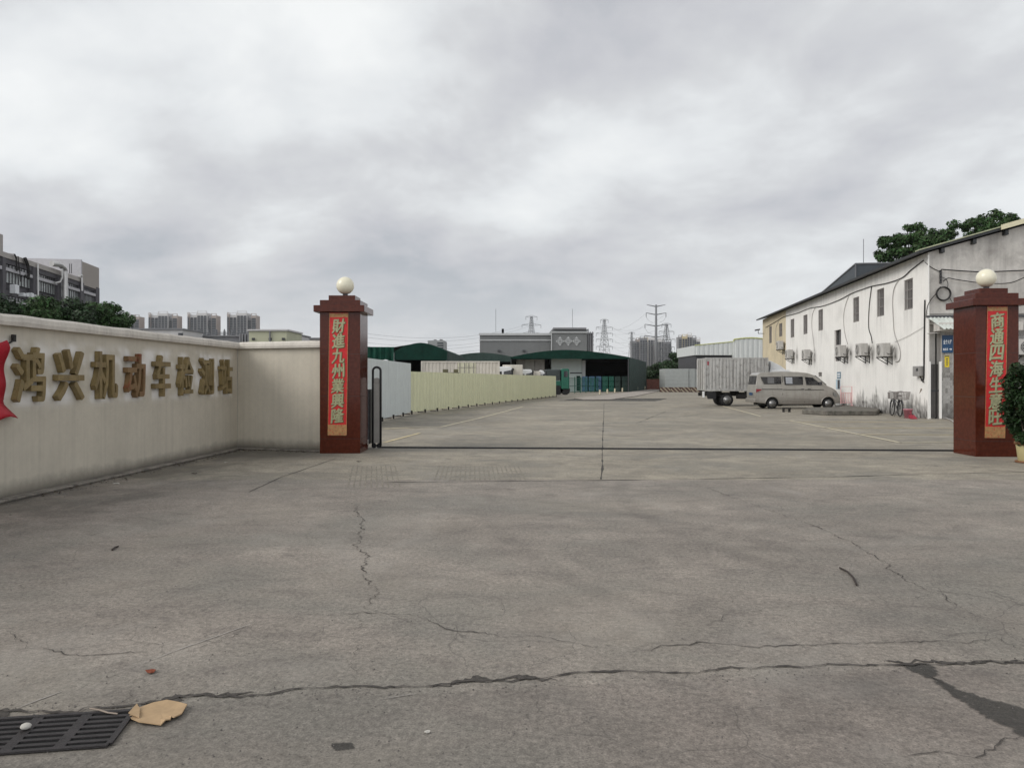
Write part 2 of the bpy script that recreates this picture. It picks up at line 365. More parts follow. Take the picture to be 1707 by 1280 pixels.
m_yellow = M('yellow_sticker', (.72, .56, .03), rough=.5, var=.08)
m_door = M('rusty_grey_door', (.13, .12, .115), rough=.55, var=.25, streak=((.05, .045, .04), .7), sscale=(9, 9, .4))
m_hoardgrey = M('grey_blue_hoarding', (.61, .65, .64), rough=.5, var=.05, streak=((.36, .38, .39), .35), sscale=(5, 5, .3))
m_hoardyel = M('pale_yellow_hoarding', (.69, .69, .47), rough=.5, var=.05, streak=((.42, .42, .27), .35), sscale=(5, 5, .3))
m_tarp = M('dark_green_tarpaulin', (.005, .050, .032), rough=.6, spec=.15, var=.3, vs=1.5, bump=.6, bs=3)
m_tarpdark = M('green_black_tarpaulin', (.005, .033, .023), rough=.65, spec=.12, var=.3, vs=1.5, bump=.6, bs=3)
m_tarpgrey = M('faded_green_tarpaulin', (.045, .070, .062), rough=.75, spec=.15, var=.25, vs=1.)
m_inside = M('interior_shade_black', (.006, .007, .007), rough=.95)  # near-black colour stands in for the shade of enclosed interiors
m_prefab = M('pale_prefab_wall', (.56, .62, .60), rough=.6, var=.06)
m_cont = M('white_container', (.60, .56, .50), rough=.55, var=.08, streak=((.33, .30, .26), .5))
m_contd = M('cream_container_door', (.64, .62, .47), rough=.55, var=.08, streak=((.36, .33, .25), .4))
m_truckwhite = M('white_truck_paint', (.74, .75, .76), rough=.3, var=.04, coat=.5)
m_box = M('weathered_truck_box', (.50, .495, .48), rough=.5, var=.10, vs=2, metal=.15, streak=((.17, .155, .145), .75), sscale=(8, 8, .45), blotch=((.14, .12, .11), .55, 5))
m_tyre = M('tyre_rubber', (.016, .016, .017), rough=.85, var=.25, vs=8)
m_rim = M('steel_rim', (.26, .26, .26), rough=.35, metal=.6, var=.15, vs=8)
m_chassis = M('chassis_black', (.022, .02, .019), rough=.7, var=.3)
m_van = M('champagne_van_paint', (.385, .368, .338), rough=.32, var=.05, vs=2, metal=.35, coat=.5, low=((.16, .135, .115), .95, .7), streak=((.25, .23, .20), .5), sscale=(5, 5, 1.2))
m_vglass = glass_mat('van_glass', (.020, .020, .023), .05)
m_redlamp = M('red_tail_lamp', (.22, .006, .012), rough=.2)
m_pink = M('pink_painted_metal', (.72, .42, .42), rough=.5, var=.12)
m_pinkpl = M('pink_plastic', (.52, .20, .24), rough=.45, var=.08)
m_redpl = M('crimson_plastic', (.30, .02, .04), rough=.45)
m_wood = M('weathered_wood', (.28, .23, .19), rough=.8)
m_platform = M('mossy_concrete_kerb', (.15, .138, .12), rough=.95, var=.4, vs=5, bump=.7, bs=25, blotch=((.05, .055, .04), .7, 4))
m_bgrey = M('grey_rendered_building', (.185, .190, .190), rough=.8, var=.06, vs=.25, streak=((.13, .13, .13), .4), sscale=(.6, .6, .08))
m_bgreyl = M('pale_grey_trim', (.52, .53, .53), rough=.8, var=.06, vs=.5)
m_iwall = M('beige_industrial_wall', (.44, .41, .385), rough=.85, var=.06, vs=.25, streak=((.28, .26, .24), .4), sscale=(.8, .8, .1))
m_iwall2 = M('warm_beige_tower_wall', (.37, .335, .305), rough=.85, var=.06, vs=.25)
m_igrey = M('slate_grey_spandrel', (.105, .100, .110), rough=.8, var=.12, vs=.5)
m_ledge = M('pale_ledge', (.50, .49, .51), rough=.8, var=.08)
m_curtglass = M('pale_window_panes', (.26, .28, .275), rough=.2, var=.35, vs=.9, spec=.7)
m_leaf = M('leaf_green', (.036, .072, .020), rough=.6, var=.35, vs=.7, leaf=.95, spec=.3)
m_leafd = M('dark_leaf_green', (.020, .042, .013), rough=.55, var=.35, vs=.7, leaf=.95, spec=.35)
m_leafp = M('shrub_leaf_green', (.015, .034, .009), rough=.5, var=.35, vs=6, leaf=.9, spec=.25)
m_leafy = M('bright_leaf_green', (.055, .105, .025), rough=.6, var=.35, vs=.7, leaf=.9, spec=.3)
m_bark = M('bark', (.085, .070, .055), rough=.95, var=.3, vs=5, bump=.6, bs=20)
m_pot = M('cream_pot', (.48, .42, .22), rough=.5, var=.12)
m_potrim = M('brown_pot_rim', (.20, .09, .04), rough=.5)
m_pylon = M('galvanised_steel', (.17, .175, .185), rough=.6, var=.1)
m_wire = M('overhead_wire', (.20, .205, .215), rough=.7)
m_tw_l = M('tower_pale_wall', (.58, .565, .56), rough=.85, var=.08, vs=.05)
m_tw_p = M('tower_tan_wall', (.40, .345, .315), rough=.85, var=.08, vs=.05)
m_tw_y = M('tower_yellow_wall', (.52, .44, .27), rough=.85, var=.08, vs=.05)
m_tw_d = M('tower_dark_glazing', (.03, .034, .042), rough=.3, var=.4, vs=.15, spec=.4)
m_tw_g = M('tower_grey_wall', (.22, .22, .23), rough=.85, var=.1, vs=.05)
m_tw_b = M('tower_balcony', (.15, .155, .165), rough=.8, var=.15, vs=.1)
m_ware = M('white_ribbed_cladding', (.64, .66, .65), rough=.5, var=.04, streak=((.48, .50, .48), .35), sscale=(3, 3, .15))
m_waretrim = M('yellow_green_trim', (.50, .52, .22), rough=.6)
m_panel = M('grey_sandwich_panel', (.40, .42, .41), rough=.55, var=.07)
m_stripe = stripe_mat('red_yellow_stripe', (.085, .032, .028), (.42, .36, .26), 1.9)
m_brick = M('red_brick_wall', (.20, .085, .065), rough=.9, var=.25, vs=3)
m_mesh = M('green_fence_metal', (.012, .10, .07), rough=.5)
m_bluebox = M('blue_crate_plastic', (.06, .13, .22), rough=.5, var=.25)
m_greenbox = M('green_truck_paint', (.014, .115, .075), rough=.45, var=.12)
m_curb = M('island_kerb', (.34, .305, .27), rough=.9, var=.25, vs=1)
m_cast = M('cast_iron', (.045, .041, .042), rough=.55, var=.3, vs=12, metal=.3, bump=.4, bs=120)
m_card = M('cardboard', (.43, .30, .175), rough=.85, var=.1, vs=6)
m_leafred = M('dead_leaf', (.22, .055, .025), rough=.8)
m_stone = M('pale_stone', (.50, .48, .44), rough=.9, var=.2, vs=20)
m_twig = M('twig', (.05, .04, .035), rough=.9)

# ------------------------------------------------------------------ lettering
def glyph(ch, wd, ht, ext, off, res=3):
    c = bpy.data.curves.new('glyph', 'FONT'); c.body = ch; c.size = 1; c.extrude = .5; c.offset = off; c.resolution_u = res
    o = bpy.data.objects.new('glyph', c); COL.objects.link(o)
    dg = bpy.context.evaluated_depsgraph_get()
    me = bpy.data.meshes.new_from_object(o.evaluated_get(dg))
    V = [v.co.copy() for v in me.vertices]; Fs = [tuple(p.vertices) for p in me.polygons]
    bpy.data.objects.remove(o); bpy.data.curves.remove(c); bpy.data.meshes.remove(me)
    xs = [v.x for v in V]; ys = [v.y for v in V]
    x0, x1, y0, y1 = min(xs), max(xs), min(ys), max(ys)
    sx = wd / (x1 - x0) if wd else (ht / (y1 - y0)); sy = ht / (y1 - y0) if ht else sx
    return [((v.x - (x0+x1)/2)*sx, (v.y - (y0+y1)/2)*sy, (v.z + .5)*ext) for v in V], Fs
def put_nib(mb, ch, wd, ht, ext, rx, ry, rot, c, ux, uz, n, k=8, dz=.0003, off=.0):
    """thicken a glyph like a brush nib: overlapping copies on an ellipse, each a hair deeper"""
    V, Fs = glyph(ch, wd-2*rx, ht-2*ry, ext, off, 2); c, ux, uz, n = map(Vector, (c, ux, uz, n))
    for i in range(k):
        a = 2*PI*i/k; x, y = rx*math.cos(a), ry*math.sin(a); x, y = x*math.cos(rot)-y*math.sin(rot), x*math.sin(rot)+y*math.cos(rot)
        mb.add([c + ux*(v[0]+x) + uz*(v[1]+y) + n*(v[2]*(1+i*dz/ext)) for v in V], Fs)
    return mb
def put_glyph(mb, g, c, ux, uz, n):
    V, Fs = g; c, ux, uz, n = map(Vector, (c, ux, uz, n))
    mb.add([c + ux*v[0] + uz*v[1] + n*v[2] for v in V], Fs); return mb

# ------------------------------------------------------------------ ground, cracks, markings
rng_ = random.Random(7)
mb = MB(); mb.quad((-1600,-20,0), (1600,-20,0), (1600,1900,0), (-1600,1900,0))
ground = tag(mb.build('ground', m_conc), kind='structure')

def strip(name, pts, w, mat, z=.004, jit=.35, step=.06, rough=True, taper=True, seed=1):
    rr = random.Random(seed); P = []
    for a, b in zip(pts[:-1], pts[1:]):
        n = max(1, int((b - a).length / step))
        for i in range(n): P.append(a.lerp(b, i / n))
    P.append(pts[-1]); n = len(P); mbs = MB(); L = []; Rr = []
    off = 0
    for i, p in enumerate(P):
        d = (P[min(i+1, n-1)] - P[max(i-1, 0)]); d.z = 0; d.normalize(); q = Vector((-d.y, d.x, 0))
        if rough:
            off = off*.82 + rr.uniform(-1, 1)*jit*step*1.15
            ww = w * max(.28, .45 + 1.25*mnoise.noise(Vector((i*.16, seed*3.1, 0))) + .55*mnoise.noise(Vector((i*.71, seed*1.7, 4))) + .3*rr.random())
        else: ww = w
        if taper: ww *= min(1, .25 + 4*min(i, n-1-i)/max(n, 1))
        L.append(p + q*(off + ww/2)); Rr.append(p + q*(off - ww/2))
    vs = [(v.x, v.y, z) for v in L] + [(v.x, v.y, z) for v in Rr]
    mbs.add(vs, [(n+i, n+i+1, i+1, i) for i in range(n-1)])
    return mbs.build(name, mat, ground)
def G(*ps): return [gp(x, y) for x, y in ps]
crk = [
 (G((570,828),(588,842),(601,856),(608,870),(606,885),(592,908),(604,918),(612,927),(606,945),(606,960),(612,975),(622,988),(614,1000),(603,1020)), .012),
 (G((480,1025),(550,1022),(605,1019),(650,1021),(700,1029),(760,1045),(800,1049),(850,1060),(900,1059),(940,1068),(985,1076),(1035,1087)), .009),
 (G((1000,1083),(1035,1088),(1080,1081),(1140,1075),(1200,1072),(1250,1074),(1330,1076),(1400,1069),(1480,1062),(1570,1068),(1660,1064),(1690,1075)), .010),
 (G((18,1052),(40,1068),(75,1085),(140,1094),(215,1089),(255,1086)), .008),
 (G((1140,800),(1180,815),(1240,835),(1330,868),(1400,896),(1440,917),(1480,948),(1540,983),(1575,993),(1610,1013),(1650,1052),(1707,1082)), .010),
 (G((1560,985),(1600,988),(1650,997),(1707,1010)), .008),
 (G((1165,1052),(1210,1030),(1250,1016),(1340,1005),(1450,1002),(1520,998),(1560,990)), .005),
 (G((603,1020),(598,1060),(594,1130)), .003),
 (G((1510,1265),(1560,1245),(1610,1252),(1650,1240),(1707,1232)), .010),
 (G((1380,955),(1410,968)), .004),
 (G((440,1035),(350,1075),(300,1100)), .004),
 (G((790,817),(835,816),(865,817)), .02),
 (G((195,1190),(205,1172),(215,1150)), .003),
]
for i, (p, w_) in enumerate(crk): strip('crack', p, w_*.9, m_crack, z=.0045, jit=.75, step=.03, seed=11+i)
main = G((-60,1190),(40,1186),(128,1186),(145,1178),(215,1176),(240,1170),(300,1162),(400,1160),(470,1151),(560,1147),(640,1146),(700,1142),(780,1134),(800,1136),(920,1132),(1010,1123),(1120,1120),(1300,1113),(1380,1112),(1480,1108),(1590,1106),(1640,1103),(1720,1105))
strip('crack', main, .020, m_crack, z=.0065, jit=.5, step=.025, taper=False, seed=41)
strip('crumbled_edge', G((255,1170),(300,1157),(340,1158),(420,1158)), .07, m_crumb, z=.004, jit=1.1, step=.02, seed=43)
strip('crumbled_edge', G((720,1146),(790,1130),(850,1130),(930,1133)), .065, m_crumb, z=.004, jit=1.1, step=.02, seed=44)
strip('crumbled_edge', G((-30,1186),(25,1183)), .10, m_crumb, z=.004, jit=1.2, step=.02, seed=45)
strip('crumbled_edge', G((1480,1104),(1560,1104),(1707,1103)), .035, m_crumb, z=.004, jit=1.1, step=.02, seed=46)
jn = [
 (G((640,804),(860,802),(1050,800),(1200,798),(1380,795),(1560,790),(1760,786)), .034),
 (G((1007,672),(1006,700),(1004,750),(1004,780),(1001,799)), .030),
 (G((415,820),(470,795),(560,764)), .02),
 (G((1060,706),(1110,686)), .04), (G((800,690),(860,684),(950,682)), .03), (G((1120,697),(1170,690)), .04),
 (G((720,716),(950,714),(1230,712)), .02), (G((880,668),(1000,668),(1160,666)), .04),
]
for i, (p, w_) in enumerate(jn): strip('joint', p, w_, m_joint, z=.004, jit=.025, step=.12, taper=False, seed=71+i)
ml = [
 (G((640,738),(700,722)), .10, m_yline), (G((735,712),(800,697),(872,678)), .11, m_line), (G((640,715),(700,713)), .10, m_yline),
 (G((1205,677),(1268,694)), .11, m_line), (G((1316,701),(1500,738)), .11, m_line),
 (G((1500,738),(1592,737)), .10, m_line), (G((1430,724.5),(1592,725)), .12, m_yline), (G((1375,713.5),(1592,714)), .12, m_yline),
 (G((1330,703.5),(1560,704)), .14, m_yline), (G((735,712),(640,714.5)), .1, m_line), (G((790,699),(660,701)), .1, m_line), (G((830,689),(720,690)), .12, m_line), (G((860,681),(770,682)), .12, m_line),
]
for i, (p, w_, m_) in enumerate(ml): strip('painted_line', p, w_, m_, z=.0085, jit=.02, step=.3, rough=False, taper=False, seed=90+i)
for i, (p, w_) in enumerate(((G((200,1120),(300,1082),(425,1038)), .010), (G((28,1181),(105,1152)), .012), (G((640,1165),(700,1155)), .006))): strip('scratch', p, w_, m_scratch, z=.0035, jit=.05, step=.05, seed=140+i)
def blob(name, pts, mat, z, jit, seed, sub=8):
    rr = random.Random(seed); P = G(*pts); Q = []
    for a, b in zip(P, P[1:] + P[:1]):
        for i in range(sub): 
            q = a.lerp(b, i/sub); Q.append(Vector((q.x + rr.uniform(-jit, jit), q.y + rr.uniform(-jit, jit), z)))
    n = len(Q); area = sum(Q[i].x*Q[(i+1) % n].y - Q[(i+1) % n].x*Q[i].y for i in range(n)); sg = 1 if area > 0 else -1; e = jit*2.6; O_ = []
    for i in range(n):
        d = Q[(i+2) % n] - Q[i-2]; d.normalize(); O_.append(Q[i] + Vector((d.y, -d.x, 0))*(e*sg))
    mb = MB(); mb.add(Q + O_, [tuple(range(n))] + [(i, n+i, n+(i+1) % n, (i+1) % n) for i in range(n)])
    for i in range(n): mb.st[i] = 1.; mb.st[n+i] = 0.
    return mb.build(name, mat, ground)
blob('damp_stain', [(1508,1107),(1548,1108),(1560,1118),(1553,1128),(1600,1152),(1640,1165),(1720,1185),(1720,1235),(1680,1210),(1640,1190),(1600,1163),(1555,1132),(1520,1118)], m_wet, .003, .012, 5)
blob('damp_stain', [(553,1240),(585,1239),(590,1247),(560,1251)], m_wet, .003, .004, 6)
# scored non-slip patches beside the gate
for x0, x1, y0, y1 in ((575,672,776,812),(720,880,776,800)):
    a, b, c = gp(x0,y1), gp(x1,y1), gp(x0,y0); mbx = MB(); n = int((b-a).length/.075)
    for i in range(n):
        p = a.lerp(b, (i+.5)/n); q = p + (c-a)*.97 + Vector((.1,0,0))
        d = Vector((.009,0,0)); mbx.quad(p-d, p+d, q+d, q-d)
    mbx.v = [(v[0], v[1], .0035) for v in mbx.v]
    mbx.build('scored_groove', m_groove, ground)

# ------------------------------------------------------------------ sign wall (left)
A = Vector((-6.03, 17.0, 0)); B = Vector((-6.37, 9.63, 0))
dW = (B - A).normalized(); WL = Plane(A, dW, (-dW.y, dW.x)); LW = 13.0     # from the corner towards the camera
if WL.n.x < 0: WL.n = -WL.n
Cp = Vector((-3.96, 16.30, 0)); WR = Plane(A, Cp - A, (0, -1)); WR.n = Vector((WR.d.y, -WR.d.x, 0)); LR = (Cp - A).length
def skin(mb, P, u0, u1, du, z0, z1, dz, holes=(), stain=None, off=0., top=None):
    holes = [h_ for h_ in holes if h_[1] > u0 and h_[0] < u1]
    us = set(np.round(np.arange(u0, u1, du), 4)) | {round(u1, 4)}; zs = set(np.round(np.arange(z0, z1, dz), 4)) | {round(z1, 4)}
    for a, b, c, d in holes: us |= {round(a, 4), round(b, 4)}; zs |= {round(c, 4), round(d, 4)}
    us = sorted(us); zs = sorted(zs); idx = {}; o = len(mb.v)
    for i, u in enumerate(us):
        for j, z in enumerate(zs):
            zt = z if top is None else z0 + (z - z0) * (top(u) - z0) / (z1 - z0) if z > 3.2 else z
            if top is not None and z > 3.2: zt = 3.2 + (z - 3.2) * (top(u) - 3.2) / (z1 - 3.2)
            p = P.at(u, zt, off); idx[i, j] = len(mb.v); mb.v.append(tuple(p))
            if stain: mb.st[idx[i, j]] = stain(u, zt)
    for i in range(len(us)-1):
        for j in range(len(zs)-1):
            cu, cz = (us[i]+us[i+1])/2, (zs[j]+zs[j+1])/2
            if any(a < cu < b and c < cz < d for a, b, c, d in holes): continue
            mb.f.append((idx[i,j], idx[i+1,j], idx[i+1,j+1], idx[i,j+1]))
def nz(x, y, s=0.): return mnoise.noise(Vector((x, y, s)))
def wl_stain(u, z):
    # old letter ghosts / bare filler behind the characters
    if .25 < u < 7.5 and 1.12 < z < 2.06:
        e = min((u-.25)/.15, (7.5-u)/.15, (z-1.12)/.1, (2.06-z)/.06, 1)
        k = .45 + 1.7*nz(u*2.2, z*2.2, 3) + 1.0*nz(u*7, z*7, 5)
        return max(0, min(1, k))*.9*max(0, e)
    return 0
wall = thing('boundary_wall', 'beige plastered boundary wall with pale coping carrying large gold characters, turning a corner to the left red pillar', 'wall', A)
mb = MB(); skin(mb, WL, 0, LW, .06, 0, 2.19, .06, stain=wl_stain)
mb.obox(WL.at(0, 0, -.2), WL.d*LW, WL.n*.197, (0,0,2.188)); mb.build('wall_body', m_plaster, wall, world=True)
mb = MB(); mb.obox(WR.at(0, 0, -.2), WR.d*LR, WR.n*.2, (0,0,2.19)); mb.build('return_wall', m_plaster, wall, world=True, bevel=.01)
def coping(P, L, u0):
    mb = MB(); n = int(L/.35)
    prof = [(-.27, 2.19), (.075, 2.19), (.085, 2.24), (.075, 2.30), (.03, 2.335), (-.22, 2.345), (-.27, 2.31)]
    vs = []; k = len(prof)
    for i in range(n+1):
        u = u0 + (L-u0)*i/n; j = rng_.uniform(-.006, .006)
        for (o_, z_) in prof: vs.append(P.at(u, z_ + (j if z_ > 2.2 else 0), o_ + (j if o_ > 0 else 0)))
    fs = [(i*k+a, i*k+(a+1) % k, (i+1)*k+(a+1) % k, (i+1)*k+a) for i in range(n) for a in range(k)] + [tuple(range(k)), tuple(range(n*k, n*k+k))[::-1]]
    mb.add(vs, fs); return mb
coping(WL, LW, -.05).build('coping', m_coping, wall, world=True)
coping(WR, LR-.03, .09).build('coping', m_coping, wall, world=True)
mb = MB(); mb.obox(WL.at(.12, 0, 0), WL.d*(LW-.12), WL.n*.16, (0,0,.035)); mb.obox(WR.at(0, 0, 0), WR.d*LR, WR.n*.12, (0,0,.03)); mb.build('footing_strip', m_apron, wall, world=True, bevel=.01)

chars = [('鸿',15,77),('兴',85,141),('机',148,197),('动',203,243),('车',250,285),('检',291,323),('测',328,357),('站',361,388)]
clab = ['big gold character 鸿 next to the red banner', 'gold character 兴 with an X-shaped foot, second on the beige wall', 'gold character 机 with brown red side, third on the beige wall',
        'character 动 half covered in red paint on the beige wall', 'gold character 车 with two wide bars, right of the reddish one', 'gold character 检 of many strokes, third from the wall corner',
        'gold character 测 with close vertical strokes, second from the wall corner', 'small gold character 站 nearest the wall corner']
WLf = Plane(A + WL.n*.08, WL.d, WL.n)
for (ch, x0, x1), lb in zip(chars, clab):
    u0, u1 = WL.t(x0+1), WLf.t(x1); uc = (u0+u1)/2; wd = abs(u0-u1)*.985
    zt, zb = 1.94, 1.215
    mb = MB(); put_nib(mb, ch, wd, zt-zb, .080, .009, .011, 0, WL.at(uc, (zt+zb)/2, .004), -WL.d, (0,0,1), WL.n, 6, .0004, .006)
    base = WL.at(uc, zb, .004)
    o = mb.build('wall_character', m_goldred if ch == '动' else m_gold)
    tag(o, lb, 'lettering', 'gold characters on the beige wall')

# red banner hung at the left edge of the wall
mb = MB(); nu, nz_ = 18, 22; ub = WL.t(9)
vs = []
for j in range(nz_+1):
    f = j/nz_
    for i in range(nu+1):
        g = i/nu
        u = ub + .04*math.sin(f*3.1) + g*2.2 - (.03*max(0, 1-f*9)*(1-g)) 
        ztop = WL.z(17, 568) - .30*g*(1-g)*0 - .09*(1-math.exp(-g*14)) - .05*math.sin(g*9)*g
        zb = 1.02 + .03*math.sin(g*20)
        z = ztop + (zb - ztop)*f
        if f > .82: u -= .11*(f-.82)/.18*(1-g)**3
        off = .05 + .035*math.sin(u*9 + f*2.5) + .02*math.sin(f*14 + g*7) + (.05*(f-.82)/.18 if f > .82 else 0)
        if f < .10: u += .10*(1-f/.10)*(1-g)
        vs.append(WL.at(u, z, off))
k = nu+1
mb.add(vs, [(j*k+i, j*k+i+1, (j+1)*k+i+1, (j+1)*k+i) for j in range(nz_) for i in range(nu)])
bann = thing('red_banner', 'creased red cloth banner tied to the wall beside the first gold character', 'banner', WL.at(ub, 1.02, .05))
mb.build('cloth', m_banner, bann, smooth=True, world=True, solid=.004)
mb = MB(); p = WL.pt(17, 563, .03); mb.obox(p + Vector((0,-.03,-.05)), (.03,0,0), (0,.06,0), (0,0,.09)); mb.tube([p + Vector((.02,0,-.03)), WL.at(ub+.05, WL.z(17,575), .05)], .012); mb.build('tie', m_chassis, bann, world=True)

# ------------------------------------------------------------------ gate pillars with globes and couplets
def pillar(loc, rz, label, clabel, glabel, text, height, capz, edge, shift):
    t = thing('gate_pillar', label, 'gate pillar', loc, rz, 'red gate pillars')
    w2 = .415
    MB().box(-w2, w2, 0, 2*w2, 0, height).build('shaft', m_granite, t, bevel=.006)
    for zj in (.30, 1.17, 2.04):
        MB().box(-w2-.0012, w2+.0012, -.0012, 2*w2+.0012, zj, zj+.006).build('joint', m_chassis, t)
    z = height
    mb = MB()
    for ov, h_ in ((.105, .135),):
        mb.box(-w2-ov, w2+ov, -ov, 2*w2+ov, z, z+h_); z += h_
    mb.build('cap_slab', m_granite, t, bevel=.008)
    z2 = z
    MB().box(-w2, w2, 0, 2*w2, z2, z2+.115).build('cap_step', m_granite, t, bevel=.006)
    MB().box(-w2+.15, w2-.13, .13, 2*w2-.13, z2+.115, z2+.225).build('cap_step', m_granite, t, bevel=.006)
    g = thing('globe_lamp', glabel, 'lamp', Vector(loc) + Matrix.Rotation(rz, 3, 'Z') @ Vector((.02, .415, z2+.225)), rz, 'globe lamps on the pillars')
    MB().lathe([(.05,0),(.06,.02),(.05,.05),(.07,.07)], 16).build('base', m_dark, g, smooth=True)
    MB().sphere((0,0,.05+.185), .185, 32, 20).build('globe', m_globe, g, smooth=True)
    # couplet: sheet of printed paper pasted on the front face (a sheet with thickness), lettering raised a little
    c = thing('couplet_banner', clabel, 'banner', Vector(loc) + Matrix.Rotation(rz, 3, 'Z') @ Vector((shift, -.004, 0)), rz, 'red couplets on the gate pillars')
    hw = .195; zt, zb = height-.015, .37
    ph = []
    mb = MB(); ns = 16
    for i in range(ns+1):
        z = zb + (zt-zb)*i/ns; dx = edge*(1-i/ns)
        ph += [(-hw+dx, -.003 - .002*abs(math.sin(i*1.7)), z), (hw+dx, -.003 - .002*abs(math.sin(i*2.3)), z)]
    mb.add(ph, [(2*i, 2*i+1, 2*i+3, 2*i+2) for i in range(ns)]); mb.build('paper', m_paper, c, solid=.002)
    mb = MB(); e = edge
    mb.box(-hw+.004, hw-.004, -.0085, -.0065, zt-.09, zt-.01)
    mb.build('printed_border', m_papergold, c); mb = MB(); mb.box(-hw+.004+e, hw-.004+e, -.0085, -.0065, zb+.015, zb+.22)
    mb.build('printed_border', m_papergold, c)
    mb = MB()
    for s in (-1, 1): mb.prism([(s*hw-.008*(s>0)+e, 0, zb), (s*hw+.008*(s<0)+e, 0, zb), (s*hw+.008*(s<0), 0, zt), (s*hw-.008*(s>0), 0, zt)], (0,-.0095,0), (0,-.0075,0))
    mb.box(-hw+e, hw+e, -.0095, -.0075, zb, zb+.012)
    mb.build('gilt_edge', m_papergold, c)
    n = len(text); z0 = zt-.115; z1 = zb+.255; ph_ = (z0-z1)/n
    for i, ch in enumerate(text):
        zc = z0 - ph_*(i+.5); dx = edge*(1-(zc-zb)/(zt-zb)); rr = random.Random(i*7+len(label))
        rot = rr.uniform(-.06, .06); ux = Vector((math.cos(rot), 0, .10+math.sin(rot))); uz = Vector((-math.sin(rot)+.04, 0, math.cos(rot)))
        wd, ht = .265, ph_*.96
        q = MB()
        put_nib(q, ch, wd*1.07, ht*1.05, .001, .016, .010, .7, (dx+.007, -.0098, zc-.005), ux, uz, (0,-1,0), 8, .0001)
        eo = q.build('character', m_brushedge, c)
        q = MB(); put_nib(q, ch, wd, ht, .001, .0100, .0045, .7, (dx, -.0122, zc), ux, uz, (0,-1,0), 8, .0001); q.build('lettering', m_brush, eo)
    return t
PL = Vector((-3.535, 15.9, 0)); PR = Vector((9.53, 15.2, 0))
pillar(PL, R(0), 'dark red granite gate pillar at the end of the beige wall', 'red paper couplet starting 財進 on the left pillar', 'cream globe lamp on the left gate pillar', '財進九州業興隆', 2.90, 3.3, -.035, -.02)
pillar(PR, R(-2.5), 'dark red granite gate pillar behind the potted shrub', 'red paper couplet starting 商通 half hidden by the shrub', 'cream globe lamp on the right gate pillar', '商通四海生意旺', 2.965, 3.3, -.05, .0)

# ------------------------------------------------------------------ folded sliding gate and its track
gt = thing('sliding_gate', 'folded steel sliding gate with an arched end frame beside the left pillar', 'gate', (-2.98, 17.05, 0))
def arch(w_, zt, y, r, n=10):
    return [(-w_, y, .06)] + [(-w_*math.cos(PI*i/n), y, zt - w_*.9 + w_*.9*math.sin(PI*i/n)) for i in range(n+1)] + [(w_, y, .06)]
MB().tube(arch(.085, 1.79, 0, .02), .026, 8).build('end_frame', m_black, gt, smooth=True)
MB().box(-.066, .066, -.014, .014, .12, 1.54).build('end_panel', m_steel, gt, bevel=.004)
MB().box(-.34,-.125,-.20,.20,.12,1.30).build('folded_bars', m_black, gt)
MB().lathe([(.055,-.03),(.066,0),(.055,.03)], 12, (0,0,1.5), 'y').build('emblem', m_steel, gt)
for k in range(5):
    mb = MB(); x = -.15-.045*k
    mb.tube([(x, -.25, .08), (x, -.25, 1.30-.01*k), (x, .25, 1.30-.01*k), (x, .25, .08)], .016, 6)
    for q in range(6): mb.tube([(x+.02, -.25, .2+q*.18), (x-.03, .25, .32+q*.18)], .008, 5)
    mb.build('folding_frame', m_black if k % 2 else m_dark, gt)
for x, y in ((-.06,0), (.05,.0), (-.2,-.25), (-.3,-.25)):
    MB().lathe([(.02,-.02),(.055,-.018),(.055,.018),(.02,.02)], 12, (x, y, .065), 'y').build('caster', m_tyre, gt)
MB().box(-.26,-.13,-.33,-.24,.10,.22).build('motor_box', m_steel, gt, bevel=.01)
mb = MB(); a, b = gp(634, 746.5), gp(1593, 752); d = (b-a).normalized(); q = Vector((-d.y, d.x, 0))
mb.obox(a - q*.05, d*(b-a).length, q*.10, (0,0,.012)); mb.obox(a - q*.015, d*(b-a).length, q*.03, (0,0,.032))
tag(mb.build('gate_track', m_black), 'thin black steel gate track crossing the gateway from pillar to pillar', 'track')

# ------------------------------------------------------------------ potted shrub by the right pillar
def leaves(name, parent, mat, clumps, n, size, seed, world=True, flat=.55, shell=.45, asp=.5):
    rs = np.random.RandomState(seed); V = np.zeros((n, 4, 3), dtype=np.float64)
    C = np.array([list(c) for c, r in clumps]); RR = np.array([list(r) for c, r in clumps])
    vol = RR.prod(axis=1)**.75; idx = rs.choice(len(clumps), n, p=vol/vol.sum())
    d = rs.normal(size=(n,3)); d /= np.linalg.norm(d, axis=1, keepdims=True)
    rad = rs.uniform(shell, 1.06, size=(n,1))
    c = C[idx] + d * RR[idx] * rad
    nrm = d + rs.normal(size=(n,3))*flat + np.array([0,0,.5]); nrm /= np.linalg.norm(nrm, axis=1, keepdims=True)
    t = np.cross(nrm, rs.normal(size=(n,3))); t /= np.linalg.norm(t, axis=1, keepdims=True); b = np.cross(nrm, t)
    s = size * rs.uniform(.6, 1.4, size=(n,1))
    V[:,0] = c - t*s; V[:,1] = c - b*s*asp; V[:,2] = c + t*s; V[:,3] = c + b*s*asp
    V[:,1] += nrm*s*.15; V[:,3] += nrm*s*.15
    V = V.reshape(-1,3)
    if world and parent is not None: V = V - np.array(parent.location)
    me = bpy.data.meshes.new(name); me.from_pydata(V.tolist(), [], (np.arange(n*4).reshape(-1,4)).tolist()); me.materials.append(mat)
    o = bpy.data.objects.new(name, me); COL.objects.link(o); o.parent = parent; return o
psh = gp(1714, 771); pot = thing('potted_shrub', 'dark leafy shrub in a cream pot in front of the right pillar', 'potted plant', psh)
MB().lathe([(.14,.0),(.16,.03),(.19,.28),(.205,.36),(.17,.36),(.16,.31)], 24).build('pot', m_pot, pot, smooth=True)
